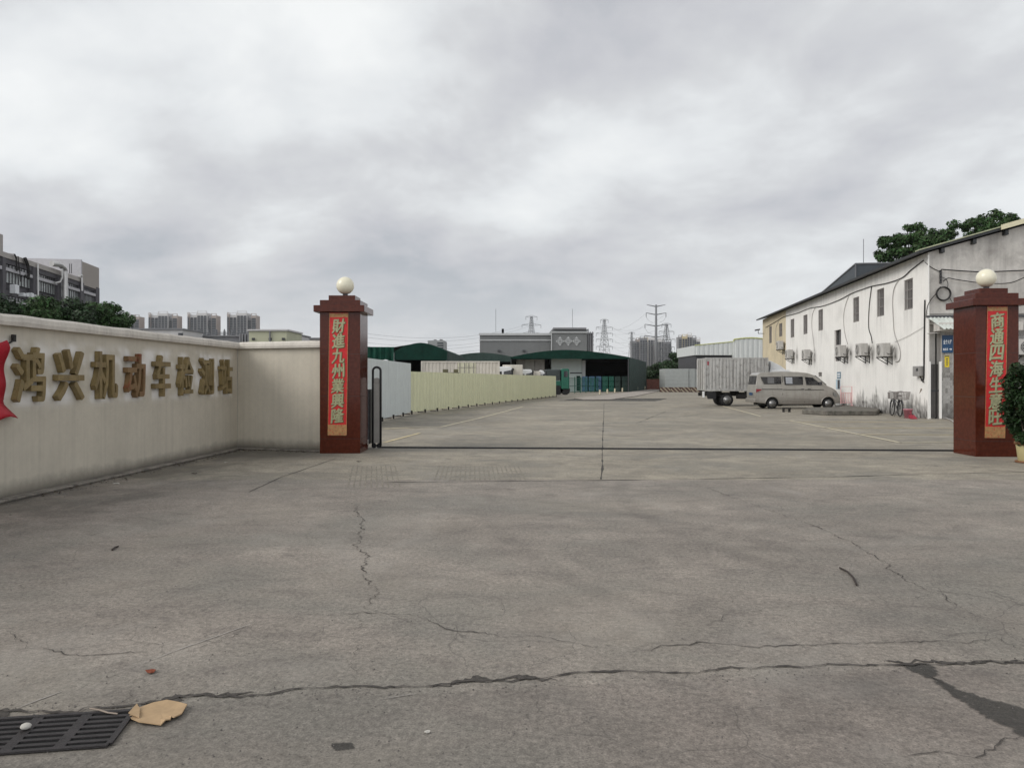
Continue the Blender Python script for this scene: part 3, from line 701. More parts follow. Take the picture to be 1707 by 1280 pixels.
MB().lathe([(.207,.325),(.222,.34),(.222,.385),(.19,.385)], 24).build('pot_rim', m_potrim, pot, smooth=True)
MB().lathe([(.20,.0),(.215,.03),(.19,.035)], 24, (0,0,-.0)).build('saucer', m_potrim, pot, smooth=True)
mb = MB(); rr = random.Random(3)
for i in range(9):
    a = rr.uniform(0, 6.28); mb.tube([(.03*math.cos(a), .03*math.sin(a), .33), (.12*math.cos(a), .12*math.sin(a), .8), (.3*math.cos(a), .3*math.sin(a), 1.2+rr.uniform(-.2,.4))], .012, 5, r2=.004)
mb.build('stem', m_bark, pot)
cl = []
for i in range(64):
    z = rr.uniform(.40, 1.74); wdt = .385*math.sin(PI*min(1, max(0.08, (z-.28)/1.62)))**.5; a = rr.uniform(0, 6.28); r_ = wdt*rr.uniform(.3, 1)
    cl.append((Vector((r_*math.cos(a), r_*math.sin(a), z)), (.13,.13,.13)))
leaves('foliage', pot, m_leafp, cl, 12500, .032, 5, world=False)

# ------------------------------------------------------------------ white two-storey building (right)
AW = math.atan(168.5/1290); dB = Vector((math.sin(AW), math.cos(AW), 0))
K = gp(1547, 698); WB = Plane(K, dB, (-dB.y, dB.x)); WF = Plane(K, (dB.y, -dB.x), (-dB.x, -dB.y))
if WB.n.x > 0: WB.n = -WB.n
LB = WB.t(1272); HE = WB.z(1547, 421); UY = WB.t(1310)
bld = thing('white_building', 'long white two-storey building with small barred windows and rain-stained walls', 'building', K)
wins = [(1282,1286.5,544,572),(1298.5,1304,539,561),(1317.7,1324,532,562.5),(1339,1346,525,557),(1364,1371.7,516,551),(1422,1432,495.6,536.7),(1461.4,1473.8,481.5,527.4),(1507,1521.6,465.5,516),(1391,1402,550,602),(1364,1370,620.5,627.5)]
holes = []
for x0, x1, y0, y1 in wins:
    u0, u1 = WB.t(x1), WB.t(x0); xm = (x0+x1)/2
    holes.append((u0, u1, WB.z(xm, y1), WB.z(xm, y0)))
acs = [(1310.6,1329,576.6,597.7),(1340,1358.5,580.8,599),(1397,1419,573.8,595),(1430.8,1455.5,569.6,593.5),(1463,1493.5,569.6,595)]
ACU = [(WB.t(x1), WB.z(x1, (y0+y1)/2)) for x0, x1, y0, y1 in acs]
def wb_stain(u, z):
    s = 0
    spike = abs(nz(u*7, 0, 2))*1.2 + .6*abs(nz(u*23, 0, 9)) + .2
    h = (.75 + .35*nz(u*.9, 0, 1)) * (.55 + spike*.95)
    if u > 9: h *= .6
    if z < h: s = max(s, (1-(z/h))**.4 * 1.1 * (.78 + .6*nz(u*6, z*6, 4)))
    for ua, za in ACU:
        d2 = ((u-ua-.08)/.30)**2 + ((z-za+.22)/.42)**2
        s = max(s, 1.1*math.exp(-d2)*(.75+.5*nz(u*5, z*5, 6)))
        if z < za and abs(u-ua-.2) < .9: s = max(s, .40*max(0, nz(u*9, z*.5, 8))*max(0, 1-(za-z)/1.8)*1.4)
    for a, b, c, d in holes:
        if a-.03 < u < b+.03 and z < c: s = max(s, .30*max(0, 1-(c-z)/1.1)*max(0, .4+nz(u*12, z*.4, 12)))
    s = max(s, 1.1*math.exp(-((u-11.6)/.55)**2 - (max(0, z-.15)/.62)**2)*(.8+.5*nz(u*4, z*4, 41)))
    if z > HE-1.0: s = max(s, .30*max(0, .2+nz(u*4, z*.3, 15))*(z-HE+1.0))
    s = max(s, .26*max(0, nz(u*.9, z*.9, 21)-.15))
    return max(0, min(1, s))
mb = MB(); skin(mb, WB, 0, UY, .11, 0, HE, .11, holes, wb_stain); mb.build('wall', m_white, bld, world=True)
mb = MB(); skin(mb, WB, UY, LB, 1., 0, HE, .5, holes); mb.obox(WB.at(LB, 0, -13.8), WB.n*13.8, WB.d*.15, (0,0,HE)); mb.build('cream_wall', m_cream, bld, world=True)
# core of the building behind the skins, window reveals
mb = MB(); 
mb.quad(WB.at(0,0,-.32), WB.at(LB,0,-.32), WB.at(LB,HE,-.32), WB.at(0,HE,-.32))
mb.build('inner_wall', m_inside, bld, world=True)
for k, ((a, b, c, d), (x0, x1, y0, y1)) in enumerate(zip(holes, wins)):
    mb = MB(); e = .22
    for p, q in (((a,c),(b,c)), ((b,c),(b,d)), ((b,d),(a,d)), ((a,d),(a,c))):
        mb.quad(WB.at(p[0],p[1],0), WB.at(q[0],q[1],0), WB.at(q[0],q[1],-e), WB.at(p[0],p[1],-e))
    wn = mb.build('window', m_cream if a > UY else m_white, bld, world=True)
    mb = MB(); mb.quad(WB.at(a,c,-.16), WB.at(b,c,-.16), WB.at(b,d,-.16), WB.at(a,d,-.16)); mb.build('pane', m_glass, wn, world=True)
    mb = MB(); wd = b-a; nb = max(3, int(round(wd/.16)))
    if k != 8:
        for i in range(nb+1): u = a + .03 + (wd-.06)*i/nb; mb.obox(WB.at(u-.011, c, -.05), WB.d*.022, WB.n*.022, (0,0,d-c))
        for i in range(4): z = c + .03 + (d-c-.08)*i/3; mb.obox(WB.at(a, z, -.062), WB.d*wd, WB.n*.018, (0,0,.03))
    else:
        mb.obox(WB.at(a, c, -.12), WB.d*.06, WB.n*.05, (0,0,d-c)); mb.obox(WB.at(b-.06, c, -.12), WB.d*.06, WB.n*.05, (0,0,d-c)); mb.obox(WB.at(a+.06, (c+d)/2, -.12), WB.d*(wd-.12), WB.n*.05, (0,0,.06))
    mb.build('bars', m_bars, wn, world=True)
# gable end facing the street, with the porch recess
WG = 14.0; RZ = 1.94
def gz(s): return HE + RZ*(1 - abs(s - WG/2)/(WG/2))
sA, sB = WF.t(1549), WF.t(1569.5); sD0, sD1 = WF.t(1551.5), WF.t(1565.5); zR = WF.z(1560, 541)
def wf_stain(s, z):
    v = .55*max(0, nz(s*.7, z*.7, 31)) + .25*max(0, nz(s*3, z*3, 32)) + .25*max(0, nz(s*6, z*.5, 33))
    if z > 3.3: v += max(0, (5.6-z)/2.4)*.22
    h = .55 + .5*abs(nz(s*4, 0, 34)) + .35*abs(nz(s*15, 0, 36))
    if z < h: v = max(v, (1-z/h)**.5*(.65+.5*nz(s*6, z*6, 35)))
    return max(0, min(.95, v))
mb = MB(); skin(mb, WF, .0, 3.8, .09, 0, 3.2, .1, [(sA, sB, 0, zR)], lambda s, z: wf_stain(s, z)*min(1, max(.1, (1.2-z)/.6))); mb.build('porch_wall', m_white, bld, world=True)
mb = MB(); skin(mb, WF, .0, 3.8, .09, 3.2, HE, .1, [(sA, sB, 0, zR)], wf_stain, top=gz)
mb.build('gable_wall', m_greyplaster, bld, world=True)
mb = MB(); mb.add([WF.at(3.8,0,0), WF.at(WG,0,0), WF.at(WG,gz(WG),0), WF.at(WG/2,gz(WG/2),0), WF.at(3.8,gz(3.8),0)], [(0,1,2,3,4)])
mb.quad(WF.at(WG,0,0), WF.at(WG,0,-LB), WF.at(WG,HE,-LB), WF.at(WG,HE,0)); mb.build('rear_wall', m_greyplaster, bld, world=True)
mb = MB(); rd = .15
mb.quad(WF.at(sA,0,0), WF.at(sA,0,-rd), WF.at(sA,zR,-rd), WF.at(sA,zR,0)); mb.quad(WF.at(sB,0,0), WF.at(sB,0,-rd), WF.at(sB,zR,-rd), WF.at(sB,zR,0))
mb.quad(WF.at(sA,0,-rd), WF.at(sB,0,-rd), WF.at(sB,zR,-rd), WF.at(sA,zR,-rd)); mb.quad(WF.at(sA,zR,0), WF.at(sB,zR,0), WF.at(sB,zR,-rd), WF.at(sA,zR,-rd))
mb.build('porch_recess', m_greyplaster, bld, world=True)
zd = WF.z(1558, 607)
mb = MB(); 
nR = 7
for i in range(nR):
    s0 = sD0 + (sD1-sD0)*i/nR; mb.obox(WF.at(s0+.004, .05, -.10), WF.d*((sD1-sD0)/nR-.008), WF.n*(.035 if i % 2 else .02), (0,0,zd-.05))
dr = mb.build('door', m_door, bld, world=True)
mb = MB(); mb.obox(WF.at(sD0, zd/2, -.062), WF.d*(sD1-sD0), WF.n*.02, (0,0,.06)); mb.build('door_rail', m_dark, dr, world=True)
mb = MB(); mb.obox(WF.at(sA-.02, 0, -.12), WF.d*(sD0-sA+.01), WF.n*.17, (0,0,zd+.1)); mb.obox(WF.at(sD1+.01, 0, -.12), WF.d*(sB-sD1), WF.n*.15, (0,0,zd+.1)); mb.build('door_post', m_white, bld, world=True, bevel=.01)
# roof: two slopes, dark soffit, pale verge
mb = MB(); ov = .45; th = .10; e0, e1 = -.28, LB+.5
def RP(s, t, z): q = K + WF.d*s + dB*t; return Vector((q.x, q.y, z))
sl = RZ/(WG/2)
for s0, s1 in ((-ov, WG/2), (WG+ov, WG/2)):
    z0 = HE - ov*sl + .06; z1 = HE + RZ + .06
    mb.add([RP(s0,e0,z0), RP(s1,e0,z1), RP(s1,e1,z1), RP(s0,e1,z0), RP(s0,e0,z0+th), RP(s1,e0,z1+th), RP(s1,e1,z1+th), RP(s0,e1,z0+th)], [(0,1,2,3),(7,6,5,4),(4,5,1,0),(6,7,3,2),(7,4,0,3),(5,6,2,1)])
rf = mb.build('roof', m_roofdark, bld, world=True)
mb = MB(); z0 = HE - ov*sl + .06 + th
mb.add([RP(-ov,e0-.02,z0+.003), RP(WG/2,e0-.02,HE+RZ+.06+th+.003), RP(WG/2,e0+.35,HE+RZ+.06+th+.003), RP(-ov,e0+.35,z0+.003), RP(-ov,e0-.02,z0+.045), RP(WG/2,e0-.02,HE+RZ+.105+th), RP(WG/2,e0+.35,HE+RZ+.105+th), RP(-ov,e0+.35,z0+.045)], [(0,1,2,3),(7,6,5,4),(4,5,1,0),(6,7,3,2),(7,4,0,3),(5,6,2,1)])
mb.build('verge', m_verge, rf, world=True)
s0 = WF.t(1662); mb = MB(); 
mb.add([RP(s,t,HE+RZ*(1-abs(s-WG/2)/(WG/2))+.06+th+z) for z in (-.10,.09) for s, t in ((s0,e0-.10),(WG/2,e0-.10),(WG/2,e0-.03),(s0,e0-.03))], [(3,2,1,0),(4,5,6,7),(0,1,5,4),(1,2,6,5),(2,3,7,6),(3,0,4,7)]); mb.build('barge_board', m_fascia, rf, world=True)
for s in np.arange(.4, 6.9, 1.15): MB().obox(RP(s, e0+.03, gz(s)-.16), WF.d*.12, dB*.25, (0,0,.17)).build('purlin_end', m_roofdark, rf, world=True)
# porch canopy: corrugated sheet and a concrete slab above the blue sign
mb = MB(); z1, z2 = WF.z(1550, 529), WF.z(1578, 541); n = 24; pts = []
for i in range(n+1):
    s = WF.t(1546) + (WF.t(1584)-WF.t(1546))*i/n; zo = .02*(1 if (i//2) % 2 else -1)
    pts.append((WF.at(s, z1+zo, .02), WF.at(s+.28, z2-.22+zo, .85)))
mb.add([p for a in pts for p in a], [(2*i, 2*i+1, 2*i+3, 2*i+2) for i in range(n)]); 
cano = mb.build('canopy_sheet', M('pale_corrugated_sheet', (.55,.58,.55), rough=.5, streak=((.25,.23,.2),.6)), bld, world=True, solid=.006)
mb = MB(); mb.obox(WF.at(WF.t(1556), WF.z(1560, 553), .0), WF.d*3.0, WF.n*.55, (0,0,.32)); mb.build('canopy_slab', m_greyplaster, bld, world=True, bevel=.01)
mb = MB(); mb.obox(WF.at(-.05, WF.z(1550, 530), .01), WF.d*3.8, WF.n*.05, (0,0,.09)); mb.build('wall_band', m_dark, bld, world=True)
mb = MB(); mb.tube([WF.at(-.03, WF.z(1547,523), .03), WF.at(3.7, WF.z(1547,523)-.02, .03)], .018); mb.tube([WF.at(-.03, WF.z(1547,556), .03), WF.at(.8, WF.z(1547,556)+.02, .6), WF.at(1.6, WF.z(1547,553)+.15, .6)], .018)
mb.build('conduit', m_gcable, bld, world=True)
mb = MB(); mb.obox(WF.at(-.02, 0, .0), WF.d*.05, WF.n*.05, (0,0,HE-.1)); mb.build('corner_pipe', m_white, bld, world=True)

# air conditioners
def make_ac(label, loc, rz):
    t = thing('air_conditioner', label, 'air conditioner', loc, rz, 'air conditioners on the white building')
    MB().box(.12, .46, -.42, .42, 0, .60).build('casing', m_ac, t, bevel=.018)
    mb = MB()
    for r_ in (.06,.12,.18,.23): mb.tube([(.472, -.10+r_*math.cos(a*PI/10), .30+r_*math.sin(a*PI/10)) for a in range(20)], .006, 4, True)
    for a in range(8): mb.bar((.472, -.10, .30), (.472, -.10+.23*math.cos(a*PI/4), .30+.23*math.sin(a*PI/4)), .008)
    g = MB().lathe([(.001,.461),(.235,.461),(.235,.466),(.001,.466)], 24, (0,-.10,.30), 'x'); gg = g.build('fan_opening', m_grille, t)
    mb.build('fan_guard', m_ac, gg)
    MB().box(.16,.42,-.425,-.415,.30,.52).build('side_panel', m_dark, t)
    for y in (-.3, .3):
        mb = MB(); mb.box(0, .5, y-.018, y+.018, -.045, -.008); mb.bar((0, y, -.34), (.46, y, -.05), .03); mb.box(0, .03, y-.018, y+.018, -.36, -.05); mb.build('bracket', m_black, t)
    mb = MB(); mb.tube([(.28,.425,.15),(.25,.5,.1),(.08,.52,.12),(.01,.52,.4)], .014); mb.build('pipe', m_cable, t)
    return t
aclab = ['air conditioner at the joint of white and cream wall', 'air conditioner above the middle of the van roof', 'air conditioner beside the tall dark opening', 'middle of the three air conditioners right of the tall opening', 'air conditioner nearest the street on the white wall']
rzA = math.atan2(WB.n.y, WB.n.x); ac0 = None
for i, ((x0, x1, y0, y1), lb) in enumerate(zip(acs, aclab)):
    uc = WB.t(x1 - 4) + .42; z = WB.z(x1-4, y1) + .02
    p = WB.at(uc, z, 0)
    if ac0 is None: ac0 = make_ac(lb, p, rzA)
    else: dup(ac0, p, rzA, lb)
dup(ac0, WB.at(WB.t(1309)+.4, WB.z(1309, 582), 0), rzA, 'air conditioner on the cream wall, higher than the next one')
q = WF.at(WF.t(1706)-.0, WF.z(1703, 592), 0); dup(ac0, q, math.atan2(WF.n.y, WF.n.x), 'air conditioner on the gable wall right of the red pillar')

# cables on the white wall
def wcable(pts, r, label, mat=m_cable, off=.03, P=WB):
    C = [P.pt(x, y, off) for x, y in pts]; Q = []
    for i in range(len(C)-1):
        p0, p1, p2, p3 = C[max(i-1,0)], C[i], C[i+1], C[min(i+2, len(C)-1)]
        for k in range(5):
            s = k/5; Q.append(.5*((2*p1) + (p2-p0)*s + (2*p0-5*p1+4*p2-p3)*s*s + (3*p1-p0-3*p2+p3)*s**3))
    Q.append(C[-1]); o = MB().tube(Q, r, 5).build('cable', mat, smooth=True)
    return tag(o, label, 'cable', 'cables on the white building')
wcable([(1541,434),(1520,450),(1505,463),(1480,472),(1455,477),(1440,482),(1421,489),(1400,500),(1373,510),(1350,514),(1330,522),(1308,528),(1296,535),(1277,546)], .022, 'long black cable sagging along under the eave of the white building')
wcable([(1500,465),(1492,480),(1489,500),(1490,530),(1492,555),(1500,578),(1502,590),(1500,601),(1494,603)], .017, 'grey cable looping down to the air conditioner nearest the street', m_gcable)
wcable([(1454,477),(1450,510),(1449,545),(1453,560),(1455,572)], .020, 'dark cable straight down to the middle air conditioner', m_cable)
wcable([(1417,490),(1410,510),(1407,530),(1409,555),(1414,574)], .015, 'grey cable down to the air conditioner by the tall opening', m_gcable)
wcable([(1360,512),(1355,525),(1354,545),(1357,570),(1358,585)], .015, 'thin grey cable down to the air conditioner above the van', m_gcable)
wcable([(1299,535),(1294,548),(1294,575)], .015, 'thin cable running down the cream wall', m_gcable)
wcable([(1541,545),(1515,560),(1493,570)], .008, 'thin white wire from the corner to the nearest air conditioner', m_gcable)
wcable([(1543,500),(1542,560),(1541.5,600),(1541,630),(1537,634)], .03, 'thick black cable bundle down the corner of the white building', m_cable)
# gable cables
wcable([(1541,437),(1552,446),(1566,453)], .014, 'short black cable from the eave corner to the gable bracket', P=WF)
cbk = thing('cable_bracket', 'black steel cable bracket high on the gable wall', 'bracket', WF.pt(1567, 472, 0))
mb = MB(); mb.obox(WF.pt(1565.7, 473, .01), WF.d*.06, WF.n*.08, (0,0,.52)); mb.build('bracket_bar', m_black, cbk, world=True)
mb = MB()
for i in range(4): p = WF.pt(1567, 455+i*5.5, .1); mb.sphere(p, .035, 8, 6)
mb.build('insulator', m_dark, cbk, world=True)
wcable([(1567,450),(1600,452.5),(1630,454),(1660,453.5),(1707,451.5),(1740,450)], .024, 'thick black cable along the gable passing behind the globe lamp', P=WF, off=.12)
wcable([(1570,470),(1578,464.5),(1590,466.5),(1610,469.5),(1640,473),(1680,472.5),(1707,462.5),(1730,455)], .018, 'black cable sagging low behind the globe lamp', P=WF, off=.12)
wcable([(1567,462),(1576,466),(1579,474),(1578,480)], .012, 'short black cable looping beside the cable coil', P=WF, off=.06)
wcable([(1567,478),(1561,488),(1551,500),(1545,512),(1543,530)], .016, 'black cable curving from the coil to the wall corner', P=WF, off=.05)
wcable([(1582,497),(1588,507),(1592,515)], .012, 'short black cable from the coil to the red pillar', P=WF, off=.06)
coil = thing('cable_coil', 'black coil of cable hanging on the gable wall', 'cable coil', WF.pt(1571.5, 501, .06))
cc = WF.pt(1571.5, 490, .08)
for k in range(5):
    rr_ = .245+.014*(k % 3); MB().tube([cc + WF.d*(rr_*math.cos(a*PI/14)) + Vector((0,0,rr_*math.sin(a*PI/14))) + WF.n*(.02*k-.04) for a in range(28)], .016, 5, True).build('loop', m_cable, coil, smooth=True, world=True)

# blue sign, sticker, meter box, small wall notices
bs = thing('direction_sign', 'dark blue sign with white characters and arrow above the yellow sticker', 'sign', WF.pt(1569.5, 588, .02))
a0, b0 = WF.t(1570), WF.t(1588); zb, zt = WF.z(1579, 588), WF.z(1579, 559)
mb = MB(); mb.obox(WF.at(a0, zb, .02), WF.d*(b0-a0), WF.n*.02, (0,0,zt-zb)); mb.build('board', m_blue, bs, world=True)
mb = MB(); wS = b0-a0; hS = zt-zb
for i, ch in enumerate('业务大厅'): put_glyph(mb, glyph(ch, wS*.17, hS*.25, .003, .03), WF.at(a0+wS*(.2+.195*i), zb+hS*.62, .0405), WF.d, (0,0,1), WF.n)
for i, ch in enumerate('由此进'): put_glyph(mb, glyph(ch, wS*.125, hS*.14, .003, .02), WF.at(a0+wS*(.14+.155*i), zb+hS*.20, .0405), WF.d, (0,0,1), WF.n)
mb.obox(WF.at(a0+wS*.64, zb+hS*.185, .0405), WF.d*wS*.14, WF.n*.003, (0,0,hS*.035))
mb.prism([WF.at(a0+wS*.78, zb+hS*.13, .0405), WF.at(a0+wS*.90, zb+hS*.2, .0405), WF.at(a0+wS*.78, zb+hS*.27, .0405)], (0,0,0), WF.n*.003)
mb.build('lettering', m_wtext, bs, world=True)
yk = thing('yellow_notice', 'small yellow notice with dark marks under the blue sign', 'notice', WF.pt(1577.5, 613, .01))
mb = MB(); mb.obox(WF.pt(1574.5, 612, .01), WF.d*.17, WF.n*.006, (0,0,.46)); mb.build('sheet', m_yellow, yk, world=True)
mb = MB(); mb.obox(WF.at(WF.t(1574.5)+.012, WF.z(1577,612)+.40, .0165), WF.d*.146, WF.n*.003, (0,0,.045))
for i in range(4): mb.obox(WF.at(WF.t(1574.5)+.05-.01*(i % 2), WF.z(1577,612)+.08+.075*i, .0165), WF.d*(.07+.02*(i % 2)), WF.n*.003, (0,0,.035))
mb.build('print', m_dark, yk, world=True)
mt = thing('meter_box', 'grey metal electricity meter box at the corner of the white wall', 'meter box', WB.pt(1535, 627, 0))
mb = MB(); u0, u1 = WB.t(1540.5), WB.t(1530); mb.obox(WB.at(u0, WB.z(1535,627), 0), WB.d*(u1-u0), WB.n*.2, (0,0,.40)); mb.build('case', M('meter_grey', (.30,.29,.28), rough=.5, var=.15), mt, world=True, bevel=.01)
mb = MB(); mb.obox(WB.at(u0+.06, WB.z(1535,627)+.2, .2), WB.d*.22, WB.n*.006, (0,0,.12)); mb.build('window', m_glass, mt, world=True)
mb = MB(); mb.tube([WB.at(u0+.15, WB.z(1535,627), .1), WB.at(u0+.05, WB.z(1535,632), .08), WB.at(u0-.05, WB.z(1535,637), .05)], .03); mb.build('cable_tail', m_cable, mt, world=True)
nb = thing('blue_wall_notice', 'small blue and white notice on the white wall in front of the van', 'notice', WB.pt(1398, 630, 0))
mb = MB(); u0, u1 = WB.t(1402), WB.t(1395.8); mb.obox(WB.at(u0, WB.z(1399,631), .005), WB.d*(u1-u0), WB.n*.015, (0,0,.36)); mb.build('sheet', M('blue_grey_print', (.16,.24,.31), rough=.5), nb, world=True)
mb = MB(); mb.obox(WB.at(u0+.1, WB.z(1399,631)+.08, .021), WB.d*(u1-u0-.2), WB.n*.003, (0,0,.06)); mb.obox(WB.at(u0+.1, WB.z(1399,631)+.2, .021), WB.d*(u1-u0-.2), WB.n*.003, (0,0,.08)); mb.build('print', m_wtext, nb, world=True)
nb = thing('narrow_wall_poster', 'narrow dark poster with pale blue edge below the blue notice', 'poster', WB.pt(1398, 648, 0))
u0, u1 = WB.t(1401), WB.t(1394); mb = MB(); mb.obox(WB.at(u0, WB.z(1398,648.5), .005), WB.d*(u1-u0), WB.n*.014, (0,0,.53)); mb.build('edge', M('pale_blue_print', (.48,.60,.68), rough=.5), nb, world=True)
mb = MB(); mb.obox(WB.at(u0+.06, WB.z(1398,648.5)+.02, .0195), WB.d*(u1-u0)*.5, WB.n*.003, (0,0,.48)); mb.build('panel', m_dark, nb, world=True)
cv = thing('security_camera', 'small black security camera on a pole bracket at the far eave corner', 'security camera', WB.pt(1272, 556, .0))
mb = MB(); p = WB.pt(1274, 556, .02); q = p + WB.n*.45; mb.tube([p, q], .025); mb.tube([q, q+Vector((0,0,.25))], .025); mb.build('arm', m_black, cv, world=True)
mb = MB(); mb.obox(q + Vector((-.28,-.06,.2)), (.42,0,.08), (0,.14,0), (0,0,.12)); mb.build('camera_head', m_dark, cv, world=True, bevel=.03)

# ------------------------------------------------------------------ things along the foot of the white wall
# low concrete island
mb = MB(); P = [gp(1337,690), gp(1378,692.5), gp(1462,692.5), WB.at(WB.t(1469),0,.06), WB.at(WB.t(1413),0,.06), gp(1392,685.5), gp(1350,685.5)]
P = [Vector((p.x, p.y, 0)) for p in P]; top = [p + Vector((0,0,.25)) for p in P]
mb.prism(P, (0,0,0), (0,0,.2)); tag(mb.build('concrete_plinth', m_platform, bevel=.025), 'low mossy concrete plinth on the ground between van and bicycle', 'plinth')
# pink guard rail
pb = thing('pink_barrier', 'pink painted steel crowd barrier leaning by the white wall', 'barrier', WB.at(WB.t(1421), .2, .30), R(3))
def bx(x0, x1, z0, z1, y=0, r_=.018):
    return MB().tube([(x0,y,z0),(x1,y,z1)], r_, 6)
Wp, Hp = .58, .98
mb = MB(); mb.tube([(-Wp/2,0,.02),(-Wp/2,0,Hp),(Wp/2,0,Hp),(Wp/2,0,.02)], .02, 6); mb.tube([(-Wp/2,0,.66),(Wp/2,0,.66)], .016); mb.tube([(-Wp/2,0,.14),(Wp/2,0,.14)], .016); mb.build('frame', m_pink, pb)
for i in range(6): x = -Wp/2 + Wp*(i+.7)/6.4; MB().tube([(x,0,.14),(x,0,.66)], .018, 5).build('rod', m_pink, pb)
for s in (-1,1): MB().box(s*Wp/2-.02, s*Wp/2+.02, -.2, .2, .0, .03).build('foot', m_pink, pb)
# white basin
tag(MB().lathe([(.13,0),(.17,.10),(.185,.11),(.16,.10),(.12,.02)], 20, WB.at(WB.t(1424), .202, .75)).build('basin', m_wtext, smooth=True), 'small white basin under the pink barrier', 'basin')
# small brick stool
st = thing('small_stool', 'tiny dark stool standing on the concrete in front of the van', 'stool', gp(1311, 687))
MB().box(-.19,.19,-.1,.1,.15,.22).build('seat', m_chassis, st)
for x in (-.14,.14): MB().box(x-.03,x+.03,-.08,.08,0,.15).build('leg', m_chassis, st)
MB().box(-.11,.11,-.015,.015,.06,.09).build('stretcher', m_chassis, st)
# bicycle, along the wall
def make_bike(loc, rz, lean):
    t = thing('bicycle', 'old black bicycle with front and rear wire baskets leaning on the white wall', 'bicycle', loc, rz)
    Rw = .33
    def L(p): return (p[0], p[1] + p[2]*lean, p[2])
    for x in (0, 1.08):
        w_ = MB().tube([L((x+Rw*.96*math.cos(a*PI/14), 0, Rw+Rw*.96*math.sin(a*PI/14))) for a in range(28)], .022, 6, True).build('wheel', m_tyre, t, smooth=True)
        mb = MB()
        for a in range(14): mb.tube([L((x,0,Rw)), L((x+.30*math.cos(a*PI/7), 0, Rw+.30*math.sin(a*PI/7)))], .003, 4)
        mb.build('spokes', m_rim, w_)
        mb = MB(); mb.tube([L((x+(Rw+.05)*math.cos(a*PI/14), 0, Rw+(Rw+.05)*math.sin(a*PI/14))) for a in range(2, 13)], .02, 5); mb.build('mudguard', m_dark, t)
    mb = MB()
    for p, q in (((0,0,.33),(.42,0,.30)), ((.42,0,.30),(.30,0,.78)), ((.42,0,.30),(.90,0,.72)), ((0,0,.33),(.32,0,.70)), ((.36,0,.55),(.92,0,.74)), ((1.08,0,.33),(.90,0,.80)), ((.90,0,.8),(.86,0,1.0))):
        mb.tube([L(p), L(q)], .017, 6)
    mb.build('frame', m_black, t)
    mb = MB(); mb.tube([L((.70,-.28,1.02)), L((.82,-.24,1.04)), L((.88,0,1.0)), L((.82,.24,1.04)), L((.70,.28,1.02))], .013, 6); mb.build('handlebar', m_dark, t)
    mb = MB(); mb.add([L(p) for p in ((.15,-.1,.82),(.15,.1,.82),(.42,.03,.84),(.42,-.03,.84),(.15,-.1,.88),(.15,.1,.88),(.42,.03,.87),(.42,-.03,.87))], [(3,2,1,0),(4,5,6,7),(0,1,5,4),(1,2,6,5),(2,3,7,6),(3,0,4,7)]); mb.build('saddle', m_black, t, bevel=.02)
    def basket(x0, x1, y, z0, z1):
        mb = MB()
        for k in range(6):
            z = z0 + (z1-z0)*k/5; f = .85+.15*k/5; xm = (x0+x1)/2; hx = (x1-x0)/2*f; hy = y*f
            mb.tube([L(p) for p in ((xm-hx,-hy,z),(xm+hx,-hy,z),(xm+hx,hy,z),(xm-hx,hy,z))], .008 if k < 5 else .014, 4, True)
        for k in range(9):
            f = k/8; xm = (x0+x1)/2; hx = (x1-x0)/2
            for s in (-1, 1): mb.tube([L((xm+hx*.85*(2*f-1), s*y*.85, z0)), L((xm+hx*(2*f-1), s*y, z1))], .006, 4)
            for s in (-1, 1): mb.tube([L((xm+s*hx*.85, y*.85*(2*f-1), z0)), L((xm+s*hx, y*(2*f-1), z1))], .006, 4)
        for k in range(8): mb.tube([L((x0+(x1-x0)*(.1+.8*k/7), -y*.85, z0)), L((x0+(x1-x0)*(.1+.8*k/7), y*.85, z0))], .005, 4)
        mb.build('basket', m_bars, t)
    basket(.92, 1.22, .18, .72, .98); basket(-.32, .16, .26, .72, 1.02)
    mb = MB(); mb.tube([L((0,.02,.33)), L((-.25,.02,.70))], .008); mb.tube([L((-.32,-.12,.705)), L((.2,-.12,.705))], .01); mb.tube([L((-.32,.12,.705)), L((.2,.12,.705))], .01); mb.build('rear_rack', m_black, t)
    mb = MB(); mb.tube([L((.2,.06,.3)), L((.1,.18,.0))], .008); mb.build('kickstand', m_black, t)
bk = gp(1502, 694.5); make_bike(Vector((bk.x-.05, bk.y, 0)), math.atan2(dB.y, dB.x)-R(3), -.05)
# bucket, dustpan, mop
pk = gp(1513.5, 697); tb = thing('pink_bucket', 'pink plastic bucket standing beside the bicycle', 'bucket', pk)
MB().lathe([(.125,0),(.165,.33),(.18,.33),(.18,.36),(.16,.36),(.12,.03)], 24).build('body', m_pinkpl, tb, smooth=True)
MB().tube([(-.175*math.cos(a*PI/10), -.03-.12*math.sin(a*PI/10), .34-.02*math.sin(a*PI/10)) for a in range(11)], .006, 5).build('handle', m_rim, tb)
pk = gp(1521.5, 698.5); tb = thing('red_dustpan', 'crimson plastic dustpan on the ground right of the pink bucket', 'dustpan', pk)
mb = MB(); mb.add([(-.13,-.12,.01),(.13,-.12,.01),(.11,.12,.02),(-.11,.12,.02),(-.13,-.12,.02),(.13,-.12,.02),(.11,.10,.16),(-.11,.10,.16)], [(3,2,1,0),(4,5,6,7),(0,1,5,4),(1,2,6,5),(2,3,7,6),(3,0,4,7)]); mb.build('pan', m_redpl, tb, bevel=.01)
MB().tube([(0,.1,.12),(0,.16,.30)], .014).build('handle', m_redpl, tb)
tb = thing('broom', 'wooden handled broom leaning on the white wall beside the bucket', 'broom', gp(1525, 693))
p0 = gp(1524, 694); p1 = WB.pt(1537, 648, .03)
MB().tube([p0 + Vector((0,0,.12)), p1], .022, 6).build('handle', m_wood, tb, world=True)
mb = MB(); rr = random.Random(4)
